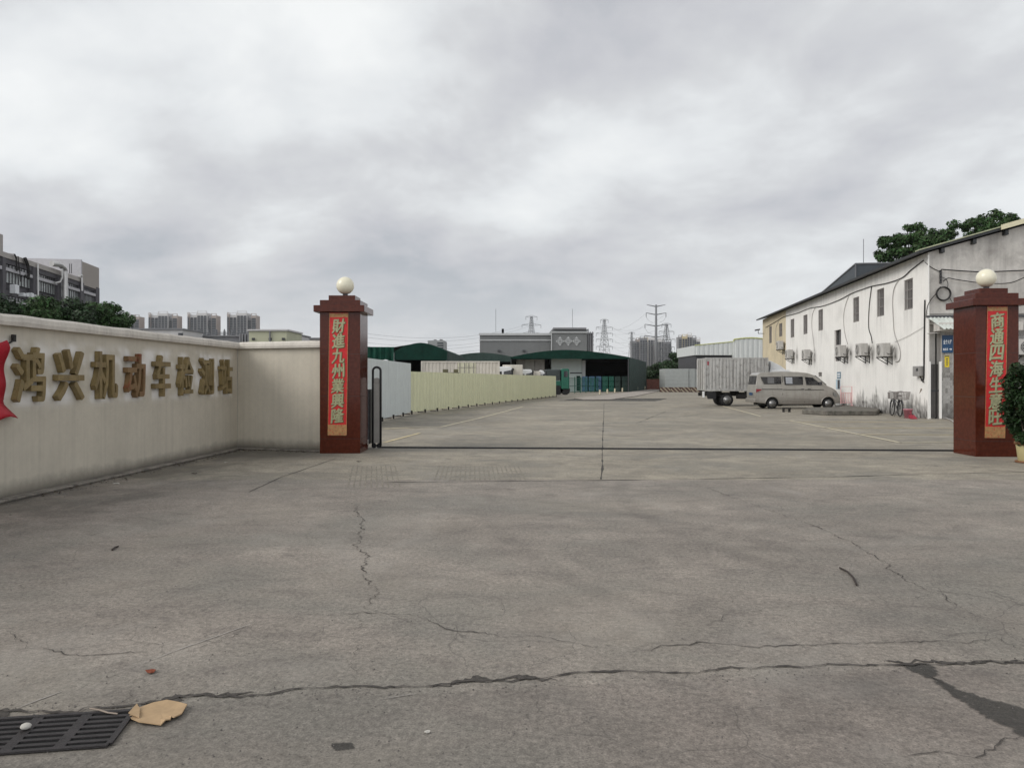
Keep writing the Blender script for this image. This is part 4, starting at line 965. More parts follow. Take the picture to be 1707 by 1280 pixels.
for i in range(26): a = rr.uniform(0,6.28); mb.tube([p0 + Vector((0,0,.14)), p0 + Vector((.09*math.cos(a), .05*math.sin(a), .0))], .007, 4)
mb.build('bristles', m_chassis, tb, world=True)
tag(MB().tube([gp(1568,697.5)+Vector((0,0,.03)), gp(1577,699)+Vector((0,0,.06)), gp(1586,702)+Vector((0,0,.04)), gp(1592,706)+Vector((0,0,.03))], .02, 6).build('loose_pipe', m_gcable, smooth=True), 'loose pale plastic pipe on the ground by the door of the white building', 'pipe')

# ------------------------------------------------------------------ vehicles: wheel, van, box truck
def wheel(parent, x, y, r, wd, out, n=28, holes=5):
    s = out
    w_ = MB().lathe([(r*.62,-wd/2),(r*.9,-wd/2),(r,-wd*.32),(r,wd*.32),(r*.9,wd/2),(r*.62,wd/2)], n, (x, y, r), 'y').build('wheel', m_tyre, parent, smooth=True)
    mb = MB(); yo = y + s*wd*.30
    mb.lathe([(.001, s*.03+0),(r*.2, s*.03),(r*.22, 0),(r*.5, -s*.02),(r*.6, s*.02),(r*.64, s*.05)], n, (x, yo, r), 'y'); mb.build('rim', m_rim, w_, smooth=True)
    mb = MB()
    for k in range(holes):
        a = 2*PI*k/holes; cx, cz = x+r*.42*math.cos(a), r+r*.42*math.sin(a); mb.lathe([(.001,0),(r*.125,0)], 8, (cx, yo+s*.012, cz), 'y')
    mb.build('rim_hole', m_black, w_)
def make_van(loc, rz):
    t = thing('minivan', 'dusty champagne minivan parked nose to the white building', 'van', loc, rz)
    W = .80
    def arc(cx, r, a0, a1, n=9): return [(cx + r*math.cos(R(a0+(a1-a0)*i/n)), .29 + r*math.sin(R(a0+(a1-a0)*i/n))) for i in range(n+1)]
    xr, xf = .86, 3.93
    lower = [(.0,.34),(-.03,.55),(-.04,.9),(-.01,1.27)]
    top = [(.05,1.60),(.10,1.86),(.22,1.96),(.5,2.0),(1.4,2.03),(2.3,2.01),(2.85,1.95),(3.20,1.83),(3.55,1.55),(3.86,1.27)]
    nose = [(4.15,1.14),(4.40,.99),(4.56,.80),(4.66,.60),(4.70,.45),(4.68,.24)]
    bot = [(xf+.37,.24)] + arc(xf, .36, -5, 185)[0:] + [(xf-.40,.26),(xr+.40,.26)] + arc(xr, .36, -5, 185) + [(xr-.38,.30)]
    ring = lower + top + nose + bot
    def yy(z, x): 
        k = W - .015*max(0, .6-z) - max(0, z-1.0)*.135
        if x > 4.1: k -= .22*((x-4.1)/.6)**1.6
        if x < .1: k -= .03
        return k
    n = len(ring); mb = MB()
    vs = [(x, -yy(z,x), z) for x, z in ring] + [(x, yy(z,x), z) for x, z in ring]
    fs = [(i, n+i, n+(i+1) % n, (i+1) % n) for i in range(n)]
    iu = list(range(3, 3+1+len(top)))               # upper side panel: beltline point .. windscreen foot
    il = list(range(0, 4)) + list(range(3+len(top), n))
    for sgn, o_ in ((1, 0), (-1, n)):
        for idx in (iu, il):
            f = tuple(i+o_ for i in idx); fs.append(f if sgn > 0 else f[::-1])
    mb.add(vs, fs); body = mb.build('body', m_van, t)
    bv = body.modifiers.new('bevel', 'BEVEL'); bv.width = .045; bv.segments = 3; bv.limit_method = 'ANGLE'; bv.angle_limit = R(50)
    def side(poly, name, mat, par, s, d=.006, th=.006):
        mb = MB(); P = [(x, s*(yy(z,x)+d), z) for x, z in poly]
        mb.prism(P, (0,0,0), (0,s*th,0)); return mb.build(name, mat, par)
    for s in (-1, 1):
        for poly in ([(.25,1.74),(1.36,1.76),(1.36,1.36),(.42,1.35)], [(1.50,1.76),(2.56,1.76),(2.56,1.31),(1.56,1.31)], [(2.68,1.74),(3.10,1.70),(3.34,1.52),(3.58,1.30),(2.74,1.30)]):
            side(poly, 'side_window', m_vglass, t, s)
        side([(1.62,1.72),(1.98,1.72),(1.98,1.37),(1.62,1.37)], 'curtain', M('pale_curtain', (.40,.42,.46), rough=.3), t, s, .0125, .002)
        side([(.62,1.70),(.98,1.70),(.98,1.40),(.62,1.40)], 'curtain', M('grey_curtain', (.16,.16,.165), rough=.3), t, s, .0125, .002)
        for x0, x1, z in ((.30,1.42,1.06),(1.46,2.60,1.04),(2.64,3.7,1.03)): side([(x0,z),(x1,z),(x1,z+.028),(x0,z+.028)], 'crease_shade_line', m_chassis, t, s, .002, .004)  # black strips draw the shade line of the pressed side groove
        for x in (1.43, 2.62): side([(x,.36),(x+.022,.36),(x+.022,1.80),(x,1.80)], 'door_gap', m_chassis, t, s, .001, .003)
        side([(1.5,.42),(3.5,.42),(3.5,.52),(1.5,.52)], 'sill_trim', m_van, t, s, .006, .012)
        side([(-.03,.90),(.20,1.0),(.30,1.07),(-.01,1.09)], 'tail_lamp', m_redlamp, t, s, .006, .02)
        for x in (2.45, 2.80): side([(x,1.07),(x+.16,1.07),(x+.16,1.10),(x,1.10)], 'door_handle', m_dark, t, s, .012, .02)
        MB().box(3.42, 3.56, s*(yy(1.35,3.5)+.02)-.0, s*(yy(1.35,3.5)+.16), 1.30, 1.48).build('mirror', m_dark, t, bevel=.03)
        side([(4.22,.92),(4.42,.80),(4.46,.66),(4.24,.72)], 'headlight', m_rim, t, s, .004, .01)
        # flared wheel-arch lips
        for cx in (xr, xf):
            mb = MB(); P = [(cx + .385*math.cos(R(a)), s*(yy(.5, cx)+.004), .29 + .385*math.sin(R(a))) for a in range(0, 181, 12)]; mb.tube(P, .022, 6); mb.build('arch_lip', m_van, t, smooth=True)
    # rear glass and windscreen
    MB().add([(.005,-.62,1.33),(.005,.62,1.33),(.085,.56,1.80),(.085,-.56,1.80),(-.012,-.62,1.33),(-.012,.62,1.33),(.06,.56,1.80),(.06,-.56,1.80)], [(0,1,2,3),(7,6,5,4),(4,5,1,0),(5,6,2,1),(6,7,3,2),(7,4,0,3)]).build('rear_window', m_vglass, t)
    MB().add([(3.27,-.60,1.80),(3.27,.60,1.80),(3.86,.68,1.29),(3.86,-.68,1.29),(3.30,-.60,1.83),(3.30,.60,1.83),(3.89,.68,1.32),(3.89,-.68,1.32)], [(0,1,2,3),(7,6,5,4),(4,5,1,0),(5,6,2,1),(6,7,3,2),(7,4,0,3)]).build('windscreen', m_vglass, t)
    MB().box(-.12,.02,-.78,.78,.34,.56).build('rear_bumper', m_van, t, bevel=.03)
    MB().box(-.065,-.05,-.25,.25,.74,.88).build('number_plate', m_blue, t)
    MB().box(4.60,4.74,-.55,.55,.28,.56).build('front_bumper', m_chassis, t, bevel=.03)
    MB().box(.3,4.3,-.62,.62,.20,.50).build('underbody', m_chassis, t)
    for x in (xr, xf):
        for s in (-1, 1): wheel(t, x, s*(W-.10), .295, .19, s, holes=10)
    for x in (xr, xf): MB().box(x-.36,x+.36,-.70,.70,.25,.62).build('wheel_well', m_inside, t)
    return t
vn = make_van(Vector((12.83, 41.4, 0)), R(1.0)); vn.scale = (.965, .965, .965)

def corr(p, q, pitch, depth, nrm):
    p, q = Vector(p), Vector(q); L = (q-p).length; d = (q-p)/L; nrm = Vector(nrm); n = max(1, int(round(L/pitch))); ph = L/n; out = []
    for i in range(n):
        b = p + d*(ph*i)
        out += [b, b + d*ph*.30, b + d*ph*.42 + nrm*depth, b + d*ph*.88 + nrm*depth]
    out.append(q); return out
def make_truck(loc, rz):
    t = thing('box_truck', 'weathered grey box truck with corrugated body behind the minivan', 'truck', loc, rz)
    L0, z0, z1, W = 3.62, .88, 2.82, .95
    mb = MB()
    mb.sheet(corr((0,-W,0), (L0,-W,0), .20, .03, (0,-1,0)), z0+.1, z1-.08); mb.sheet(corr((L0,W,0), (0,W,0), .20, .03, (0,1,0)), z0+.1, z1-.08)
    mb.sheet(corr((L0,-W,0), (L0,W,0), .20, .03, (1,0,0)), z0+.1, z1-.08)
    mb.box(.0,L0,-W+.001,W-.001,z0+.02,z0+.1); mb.box(0,L0,-W+.001,W-.001,z1-.08,z1-.02); mb.build('cargo_box', m_box, t)
    mb = MB()
    for y in (-1, 1):
        mb.box(-.03, L0+.03, y*W-.035, y*W+.035, z1-.09, z1); mb.box(-.03, L0+.03, y*W-.035, y*W+.035, z0, z0+.12)
        for x in (0, L0): mb.box(x-.04, x+.04, y*W-.04, y*W+.04, z0+.12, z1-.09)
    mb.build('box_frame', m_box, t)
    mb = MB(); mb.box(-.045,-.02,-W+.04,-.01,z0+.05,z1-.1); mb.box(-.045,-.02,.01,W-.04,z0+.05,z1-.1); dr = mb.build('rear_door', m_box, t)
    mb = MB()
    for y in (-.5,-.12,.12,.5): mb.tube([(-.07,y,z0+.1),(-.07,y,z1-.12)], .018)
    mb.build('locking_bar', m_steel, dr)
    MB().box(.10,.19,-W-.034,-W-.031,z1-.44,z1-.22).build('red_sticker', m_redpl, t)
    mb = MB()
    for y in (-.38,.38): mb.box(-.1,5.0,y-.05,y+.05,.58,.78)
    for x in (.1,.9,1.9,2.8,3.5): mb.box(x,x+.08,-.85,.85,.78,.88)
    mb.build('chassis', m_chassis, t)
    MB().box(-.13,-.04,-.95,-.70,.50,.86).build('rear_bumper', m_truckwhite, t, bevel=.01)
    MB().add([(.15,-.9,.42),(.62,-.9,.42),(.62,-.9,.85),(.02,-.9,.85),(.15,-.86,.42),(.62,-.86,.42),(.62,-.86,.85),(.02,-.86,.85)], [(0,1,2,3),(7,6,5,4),(4,5,1,0),(5,6,2,1),(6,7,3,2),(7,4,0,3)]).build('mud_flap', m_black, t)
    MB().box(1.9,2.7,-.85,-.5,.42,.72).build('fuel_tank', m_chassis, t, bevel=.03)
    for s in (-1,1):
        wheel(t, 1.28, s*.80, .365, .22, s); wheel(t, 1.28, s*.55, .365, .2, s); wheel(t, 4.35, s*.78, .365, .22, s)
    mb = MB(); prof = [(3.78,.62),(5.20,.62),(5.24,1.2),(5.02,2.02),(4.85,2.12),(3.78,2.12)]
    mb.prism([(x,0,z) for x, z in prof], (0,-.88,0), (0,.88,0)); cab = mb.build('cab', m_truckwhite, t, bevel=.05, seg=2)
    for s in (-1,1):
        mb = MB(); mb.prism([(x, s*.885, z) for x, z in ((4.1,1.35),(4.95,1.35),(4.85,1.98),(4.1,1.98))], (0,0,0), (0,s*.006,0)); mb.build('cab_window', m_vglass, cab)
    MB().add([(5.24,-.75,1.28),(5.24,.75,1.28),(5.04,.75,2.0),(5.04,-.75,2.0),(5.26,-.75,1.29),(5.26,.75,1.29),(5.06,.75,2.01),(5.06,-.75,2.01)], [(0,1,2,3),(7,6,5,4),(4,5,1,0),(5,6,2,1),(6,7,3,2),(7,4,0,3)]).build('windscreen', m_vglass, cab)
    mb = MB(); mb.prism([(3.85,0,2.12),(4.75,0,2.12),(4.45,0,2.36),(3.85,0,2.66)], (0,-.75,0), (0,.75,0)); mb.build('roof_deflector', m_truckwhite, t, bevel=.03)
    return t
tk = gp(1172, 677); make_truck(Vector((tk.x+.15, 46.0, 0)), R(0))

# ------------------------------------------------------------------ hoarding along the yard
hp = [Vector((-4.98, 24.2, 0)), Vector((-4.50, 34.3, 0)), Vector((3.97, 70.3, 0))]
def hoard(p, q, zt, pitch, depth, label, mat, name_feet):
    d = (q-p).normalized(); nrm = Vector((d.y, -d.x, 0)); t = thing('hoarding', label, 'fence', p)
    mb = MB(); mb.sheet(corr(p, q, pitch, depth, nrm), .10, zt); mb.build('panel', mat, t, world=True, solid=.004)
    mb = MB(); mb.bar(p + Vector((0,0,zt)) - nrm*.02, q + Vector((0,0,zt)) - nrm*.02, .05, .035); mb.bar(p + Vector((0,0,.1)) - nrm*.03, q + Vector((0,0,.1)) - nrm*.03, .05, .035); mb.build('rail', mat, t, world=True)
    L = (q-p).length; n = int(L/1.7)
    for i in range(n+1):
        c = p + d*(L*i/n); rr = random.Random(i)
        mb = MB(); mb.obox(c + nrm*.03 + d*-.03, d*.06, nrm*.06, (0,0,.16)); mb.obox(c - d*.03 - nrm*.30, d*.06, nrm*.05, (0,0,zt-.2)); mb.obox(c - d*.03 - nrm*.3, d*.06, nrm*.28, (0,0,.035))
        mb.build('foot_post', m_chassis, t, world=True)
    return t
hoard(hp[0], hp[1], 2.235, .24, .02, 'pale grey-blue corrugated steel hoarding beside the left pillar', m_hoardgrey, '')
hoard(hp[1], hp[2], 1.875, .42, .03, 'long pale yellow corrugated hoarding along the left of the yard', m_hoardyel, '')

# ------------------------------------------------------------------ behind the hoarding: container, trucks, sheds
ct = thing('shipping_container', 'white corrugated shipping container standing behind the yellow hoarding', 'container', at(703, 640, 62))
Yc = 62; xa, xb = at(703,0,Yc).x, at(832,0,Yc).x; zt = H + (634-602.5)/F*Yc; zb = zt-2.6
xd0, xd1 = at(763,0,Yc).x, at(793,0,Yc).x
mb = MB(); mb.sheet(corr((xa,Yc,0),(xd0,Yc,0),.28,.04,(0,-1,0)), zb, zt-.05); mb.sheet(corr((xd1,Yc,0),(xb,Yc,0),.28,.04,(0,-1,0)), zb, zt-.05); mb.box(xa,xb,Yc+.01,Yc+2.4,zb,zt-.05); mb.build('shell', m_cont, ct, world=True)
mb = MB(); mb.box(xa-.05,xb+.05,Yc-.07,Yc-.001,zt-.09,zt+.03); mb.box(xa-.05,xa+.08,Yc-.07,Yc-.001,zb,zt-.09); mb.box(xb-.08,xb+.05,Yc-.07,Yc-.001,zb,zt-.09); mb.build('frame', m_cont, ct, world=True)
mb = MB(); mb.box(xd0,(xd0+xd1)/2-.01,Yc-.05,Yc+.005,zb,zt-.1); mb.box((xd0+xd1)/2+.01,xd1,Yc-.05,Yc+.005,zb,zt-.1); dd = mb.build('door', m_contd, ct, world=True)
mb = MB()
for k in (.12,.38,.62,.88): mb.tube([(xd0+(xd1-xd0)*k,Yc-.08,zb),(xd0+(xd1-xd0)*k,Yc-.08,zt-.12)], .025)
for z in (zt-.5, zt-1.1): mb.box(xd0,xd1,Yc-.075,Yc-.055,z,z+.03)
mb.build('locking_bar', m_bars, dd, world=True)
mb = MB(); mb.box(xa+.3,xb-.3,Yc+.2,Yc+2.2,.9,zb); mb.box(xa+.5,xa+1.4,Yc+.2,Yc+2.2,0,.9); mb.box(xb-1.4,xb-.5,Yc+.2,Yc+2.2,0,.9); mb.build('support_frame', m_chassis, ct, world=True)
# rack seen over the hoarding
rk = thing('steel_rack', 'low rusty steel frame with two wheels-like blocks peeking over the yellow hoarding', 'rack', at(752, 640, 55))
mb = MB(); 
for a, b in ((738,746),(756,763)): p = at(a,620,55); q = at(b,615.5,55); mb.box(p.x,q.x,55,55.6,p.z-.2,q.z)
mb.build('block', M('olive_block', (.13,.12,.07), rough=.8), rk, world=True)
mb = MB(); p = at(735,622,55); q = at(764,619,55); mb.box(p.x,q.x,54.95,55.7,p.z-.2,p.z+.05)
for x in (p.x+.1, q.x-.1): mb.box(x-.05,x+.05,55.2,55.3,0,p.z-.2)
mb.build('frame', m_chassis, rk, world=True)

def lorry(px0, px1, py, Y, label, boxpx=None, nose=False):
    x0, x1 = at(px0,0,Y).x, at(px1,0,Y).x; zt = H + (634-py)/F*Y; L = x1-x0
    t = thing('lorry', label, 'truck', (x0, Y, 0), 0, 'white lorries behind the hoarding')
    prof = [(0,.7),(L,.7),(L+.02,1.3),(L*.93,zt-.15),(L*.84,zt),(0,zt)] if not nose else [(0,.7),(L,.7),(L,zt-.6),(L*.75,zt-.25),(L*.45,zt-.03),(0,zt)]
    MB().prism([(x,0,z) for x, z in prof], (0,-1.0,0), (0,1.0,0)).build('cab', m_truckwhite, t, bevel=.06, seg=2)
    mb = MB(); mb.prism([(L*.14,0,zt-.95),(L*.30,0,zt-.95),(L*.30,0,zt-.42),(L*.14,0,zt-.42)], (0,-1.012,0), (0,-1.004,0)); mb.build('sleeper_window', m_vglass, t)
    mb = MB(); mb.prism([(L*.42,0,zt-.95),(L*.90,0,zt-.95),(L*.86,0,zt-.30),(L*.42,0,zt-.42)], (0,-1.012,0), (0,-1.004,0)); mb.build('door_window', m_vglass, t)
    MB().box(L*.88,L*1.02,-1.3,-1.05,zt-.9,zt-.25).build('mirror', m_black, t, bevel=.03)
    MB().box(L*.93,L*1.06,-.9,.9,zt-.30,zt-.14).build('sun_visor', m_black, t)
    for x in (L*.5,): 
        wheel(t, x, -.9, .48, .3, -1); wheel(t, x, .9, .48, .3, 1)
    if boxpx:
        bx0, bx1, by = boxpx; X0, X1 = at(bx0,0,Y+1.5).x - x0, at(bx1,0,Y+1.5).x - x0; zz_ = H + (634-by)/F*(Y+1.5)
        MB().box(X0, X1, .3, 2.7, 1.0, zz_).build('cargo_box', m_cont, t, bevel=.03)
        wheel(t, X0+.8, .5, .48, .3, -1); wheel(t, X1-.8, .5, .48, .3, -1)
    return t
lorry(829, 855, 611.5, 68, 'white lorry cab beside the container end', (838, 871, 608.5))
lorry(868, 888, 616, 72, 'white lorry cab between its neighbours over the hoarding', (885, 900, 619))
lorry(899, 910, 617, 74, 'white rounded lorry nose left of the green truck', None, True)

# green truck at the end of the hoarding
Yg = 80; gx0, gx1, gx2 = at(909,0,Yg).x, at(935,0,Yg).x, at(948.5,0,Yg).x
gtk = thing('green_truck', 'dark green truck with a grey tarpaulin load at the far end of the yellow hoarding', 'truck', (gx0, Yg, 0))
zt = H + (634-615.5)/F*Yg
mb = MB(); mb.box(gx0,gx1,Yg-.1,Yg+2.2,1.5,zt); mb.build('tarpaulin_load', M('dark_tarpaulin', (.045,.055,.055), rough=.7, var=.3), gtk, world=True, bevel=.12)
MB().box(gx1+.05,gx2,Yg-.3,Yg+2.2,.6,zt+.05).build('cab', m_greenbox, gtk, world=True, bevel=.08)
MB().box(gx0,gx1,Yg,Yg+2.1,.6,1.45).build('load_bed', m_greenbox, gtk, world=True)
mb = MB(); mb.box(gx1+.3,gx2-.15,Yg-.315,Yg-.305,zt-.8,zt-.2); mb.build('window', m_vglass, gtk, world=True)
for x in (gx0+.5, gx1-.3, gx2-.4):
    MB().lathe([(.25,-.15),(.5,-.15),(.5,.15),(.25,.15)], 20, (x,Yg,.5), 'y').build('wheel', m_tyre, gtk, world=True)

def shed(p0, p1, Y, zf, zpk, dirv, Ld, label, roofmat, left_curtain=None, base=0, peak=.5, n=14):
    """arched canopy: gable front between pixel columns p0..p1 at depth Y, running back along dirv"""
    x0, x1 = at(p0,0,Y).x, at(p1,0,Y).x; d = Vector((dirv[0], dirv[1], 0)).normalized()*Ld
    t = thing('canopy_shed', label, 'shed', ((x0+x1)/2, Y, 0))
    ze = zpk[0]; zp = zpk[1]
    top = []
    for i in range(n+1):
        f = i/n; s = f/peak if f < peak else (1-f)/(1-peak); top.append(Vector((x0+(x1-x0)*f, Y, ze + (zp-ze)*(1-(1-s)**1.7))))
    mb = MB(); k = len(top)
    mb.add([p for p in top] + [p + d for p in top], [(i, i+1, k+i+1, k+i) for i in range(k-1)]); mb.build('roof', roofmat, t, world=True, solid=.05)
    mb = MB(); mb.prism([top[0]] + top[1:] + [Vector((x1,Y,zf)), Vector((x0,Y,zf))], (0,-.06,0), (0,-.02,0)); mb.build('front_valance', roofmat, t, world=True)
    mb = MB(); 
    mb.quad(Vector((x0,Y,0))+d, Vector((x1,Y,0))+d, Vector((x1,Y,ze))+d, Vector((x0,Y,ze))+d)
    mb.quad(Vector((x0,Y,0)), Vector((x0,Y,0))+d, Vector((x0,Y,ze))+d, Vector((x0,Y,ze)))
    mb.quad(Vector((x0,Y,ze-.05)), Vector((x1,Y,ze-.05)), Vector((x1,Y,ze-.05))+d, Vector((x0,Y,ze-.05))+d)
    mb.build('shade_lining', m_inside, t, world=True)  # near-black sheets paint in the darkness inside the shed
    sw = MB().obox(Vector((x1,Y,0)), d, Vector((.08,0,0)), (0,0,ze-.02)); sw.build('side_curtain', m_tarpgrey if roofmat is not m_tarp else m_tarpdark, t, world=True)
    for x in (x0, x1-.1): MB().box(x,x+.12,Y-.02,Y+.1,0,zf).build('post', m_dark, t, world=True)
    return t, x0, x1, d
def zz_(py, Y): return H + (634-py)/F*Y
# left shed (green canopy with a side curtain)
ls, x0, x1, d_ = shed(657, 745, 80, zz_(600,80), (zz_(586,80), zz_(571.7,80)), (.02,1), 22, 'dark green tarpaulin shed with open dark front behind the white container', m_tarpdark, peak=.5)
mb = MB(); Y = 80; xs = at(608,0,Y).x; n = 16; rr = random.Random(2)
for i in range(n): pass
pts = [Vector((xs+(x0-xs)*i/n, Y-.1+.12*math.sin(i*1.9), 0)) for i in range(n+1)]
mb.sheet(pts, lambda i: zz_(600,80)-.1+.15*math.sin(i*.7), zz_(578.5,80)); mb.build('side_curtain', m_tarp, ls, world=True, solid=.04)
mb = MB(); mb.add([Vector((xs,Y,zz_(578.5,80))), Vector((x0,Y,zz_(579,80))), Vector(((x0+x1)/2,Y,zz_(571.7,80))), Vector(((x0+x1)/2,Y+20,zz_(573,80))), Vector((xs,Y+20,zz_(576,80)))], [(0,1,2,3,4)]); mb.build('roof_wing', m_tarpgrey, ls, world=True, solid=.05)
# middle distant shed
shed(745, 858, 125, zz_(603,125), (zz_(596,125), zz_(588,125)), (.1,1), 25, 'faded green arched shed between the two dark green sheds', m_tarpgrey)
# central shed
Y = 100
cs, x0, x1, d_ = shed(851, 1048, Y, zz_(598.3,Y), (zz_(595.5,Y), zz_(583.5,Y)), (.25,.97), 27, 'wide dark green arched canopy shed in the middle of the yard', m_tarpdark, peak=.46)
mb = MB(); mb.obox(Vector((x1+.1,Y-.05,0)), Vector((.245,.97,0))*27, Vector((.05,0,0)), (0,0,zz_(597,Y))); mb.build('tin_side', m_tarpgrey, cs, world=True)
# prefab cabins inside it
pf = thing('prefab_cabin', 'pale blue-white prefab cabin under the green canopy with a dark door', 'cabin', at(945, 640, Y+3))
Yp = Y+3; a, b = at(919,0,Yp).x, at(970,0,Yp).x
MB().box(a,b,Yp,Yp+5,0,zz_(598,Yp)).build('wall', m_prefab, pf, world=True)
q0, q1 = at(961,0,Yp).x, at(967,0,Yp).x
MB().box(q0,q1,Yp-.03,Yp-.002,.1,2.1).build('door', m_tarpdark, pf, world=True)
MB().box(at(950,0,Yp).x,b,Yp-.05,Yp-.003,zz_(621.5,Yp)-.1,zz_(621.5,Yp)+.06).build('band', m_dark, pf, world=True)
MB().box(b+.02,b+.45,Yp-.2,Yp+.5,1.5,zz_(598,Yp)-.2).build('duct', m_bgreyl, pf, world=True)
pf = thing('panel_cabin', 'beige grey panelled cabin under the left end of the central canopy', 'cabin', at(883, 640, Y+3))
a, b = at(858,0,Yp).x, at(908,0,Yp).x
for k in range(3): MB().box(a+(b-a)*k/3+.02,a+(b-a)*(k+1)/3-.02,Yp,Yp+4,0,zz_(599,Yp)).build('wall_panel', M('panel_beige', (.40,.38,.36) if k != 1 else (.44,.43,.40), rough=.7), pf, world=True)
# blue and green crates stacked in the central shed
crl = ['pale blue stacked crates left', 'pale blue stacked crates second', 'pale blue crates third from the cabin', 'green crate stack in the middle of the row', 'dark green crate stack', 'grey-green crate stack', 'grey-green crate stack next to the side curtain']
for k, (a, b, mt_, lb) in enumerate(((971,980,m_bluebox,'blue crate stack next to the prefab cabin'),(982,992,m_bluebox,'blue crate stack, second from the prefab cabin'),(994,1003,m_bluebox,'blue crate stack next to the green ones'),(1004,1014,m_mesh,'green crate stack next to the blue ones'),(1015,1024,m_mesh,'green crate stack next to the grey-green ones'),(1025,1035,m_tarpgrey,'grey-green crate stack next to the green ones'),(1037,1047,m_tarpgrey,'grey-green crate stack at the right end of the row'))):
    Yb = Y+1.5; c = thing('crate_stack', lb, 'crates', at((a+b)/2,640,Yb), 0, 'crate stacks under the central canopy')
    for j in range(3):
        z0 = .02+.68*j; MB().box(at(a,0,Yb).x, at(b,0,Yb).x-.03, Yb, Yb+1, z0, z0+.65).build('crate', mt_, c, world=True, bevel=.04)
# green mesh fence in front
fn = thing('mesh_fence', 'green wire mesh fence in front of the central canopy shed', 'fence', gp(940, 656))
fp = [gp(938,656.5), gp(985,654), gp(1030,650.5), gp(1082,645.5)]
for a, b in zip(fp[:-1], fp[1:]):
    L = (b-a).length; n = max(2, int(L/2.2))
    for i in range(n): p = a.lerp(b, i/n); MB().box(p.x-.05,p.x+.05,p.y-.05,p.y+.05,0,1.9).build('post', m_mesh, fn, world=True)
    mb = MB()
    for z in (.12, .85, 1.75): mb.bar(a+Vector((0,0,z)), b+Vector((0,0,z)), .05)
    mb.build('rail', m_mesh, fn, world=True)
    mb = MB(); n = int(L/.22)
    for i in range(n): p = a.lerp(b, i/n); mb.bar((p.x,p.y,.1), (p.x,p.y,1.75), .014)
    for k in range(8): mb.bar(a+Vector((0,0,.2+.2*k)), b+Vector((0,0,.2+.2*k)), .012)
    mb.build('wire_mesh', m_mesh, fn, world=True)
# traffic island (low kerb) in front of the shed
mb = MB(); P = G((957,664),(1000,660.5),(1105,646.5),(1100,652),(1060,661),(1020,666.5),(975,667)); mb.prism(P, (0,0,0), (0,0,.06)); tag(mb.build('pavement', m_curb, bevel=.02), kind='structure')
blob('damp_stain', [(935,668),(960,664.5),(1110,664.0),(1090,668.5)], m_wet, .004, .15, 9)  # puddle and shadow tone painted together as one dark patch
for i in range(9):
    f = i/8; p = gp(1000+100*f, 659.5-13*f*1.0); tag(MB().lathe([(.09,.12),(.09,.55),(.0001,.6)], 10, (p.x,p.y,0)).build('short_bollard', m_line), 'small white bollard in the row along the island kerb before the green fence', 'bollard', 'bollards on the island')

# stacked panels, striped barrier, brick wall
Yq = 103; ps = thing('panel_stack', 'large stack of pale grey insulation panels behind the striped barrier', 'panels', at(1136, 650, Yq))
xs_ = [at(x,0,Yq).x for x in (1108.5,1148,1159,1166)]
for k in range(3):
    for j in range(5):
        z0 = .45+.52*j*(1 if k < 2 else .98); MB().box(xs_[k]+.02,xs_[k+1]-.02,Yq+.1*k,Yq+4,z0,z0+.515).build('panel', m_panel, ps, world=True, bevel=.01)
MB().box(xs_[0],xs_[3],Yq+.3,Yq+3.8,0,.44).build('pallet', m_chassis, ps, world=True)
bl = ['striped barrier block at the left end of the row', 'striped barrier block left of the middle', 'striped barrier block right of the middle', 'striped barrier block beside the truck']
a, b = gp(1101,653.5), gp(1168,653.5); b.y = a.y; L = b.x-a.x
for i in range(4):
    o = MB().prism([(0,-.3,0),(0,.3,0),(0,.22,.62),(0,-.22,.62)], (0,0,0), (L/4-.04,0,0)).build('striped_barrier', m_stripe, bevel=.02); o.location = (a.x+L/4*i, a.y, 0)
    tag(o, 'red and yellow ' + bl[i], 'barrier', 'striped barrier blocks before the panels')
mb = MB(); p, q = at(1078,0,125), at(1108,0,125); mb.box(p.x,q.x,125,125.3,0,zz_(632,125)); tag(mb.build('brick_wall', m_brick), 'low red brick wall below the bushes beyond the yard', 'wall')

# white ribbed warehouse right
Yw = 112; wr = thing('warehouse', 'white ribbed warehouse with yellow-green roof trim above the box truck', 'warehouse', at(1215, 640, Yw))
x0, x1, x2 = at(1158,0,Yw).x, at(1221,0,Yw).x, at(1285,0,Yw).x
mb = MB(); pts = corr((x0,Yw,0),(x1,Yw,0),.7,.06,(0,-1,0)); n = len(pts)-1
za, zb_ = zz_(576,Yw), zz_(570,Yw)
mb.sheet(pts, zz_(592,Yw), lambda i: za+(zb_-za)*i/n); mb.box(x0,x1,Yw+.05,Yw+12,zz_(592,Yw),za); mb.build('left_wall', m_ware, wr, world=True)
mb = MB(); pts = corr((x1,Yw-.6,0),(x2,Yw-.6,0),.7,.06,(0,-1,0)); n2 = len(pts)-1
def wz(i): f = i/n2; return zz_(566.5,Yw)+.22*math.sin(PI*min(1,f*1.15))
mb.sheet(pts, 2.0, wz); mb.box(x1,x2,Yw-.55,Yw+12,0,zz_(568,Yw)); mb.build('right_wall', m_ware, wr, world=True)
mb = MB(); mb.tube([Vector((p[0],Yw-.65,wz(i)+.03)) for i, p in enumerate(pts)], .10, 5); mb.tube([(x0,Yw-.05,za+.03),(x1,Yw-.05,zb_+.03)], .07, 5); mb.tube([(x1,Yw-.65,zb_),(x1,Yw-.65,wz(0))], .09, 5); mb.build('roof_trim', m_waretrim, wr, world=True)
MB().box(x0+.2,x1,Yw+.4,Yw+12,0,zz_(592,Yw)-.02).build('gap_filler', m_dark, wr, world=True)  # dark box fills the gap below the white cladding
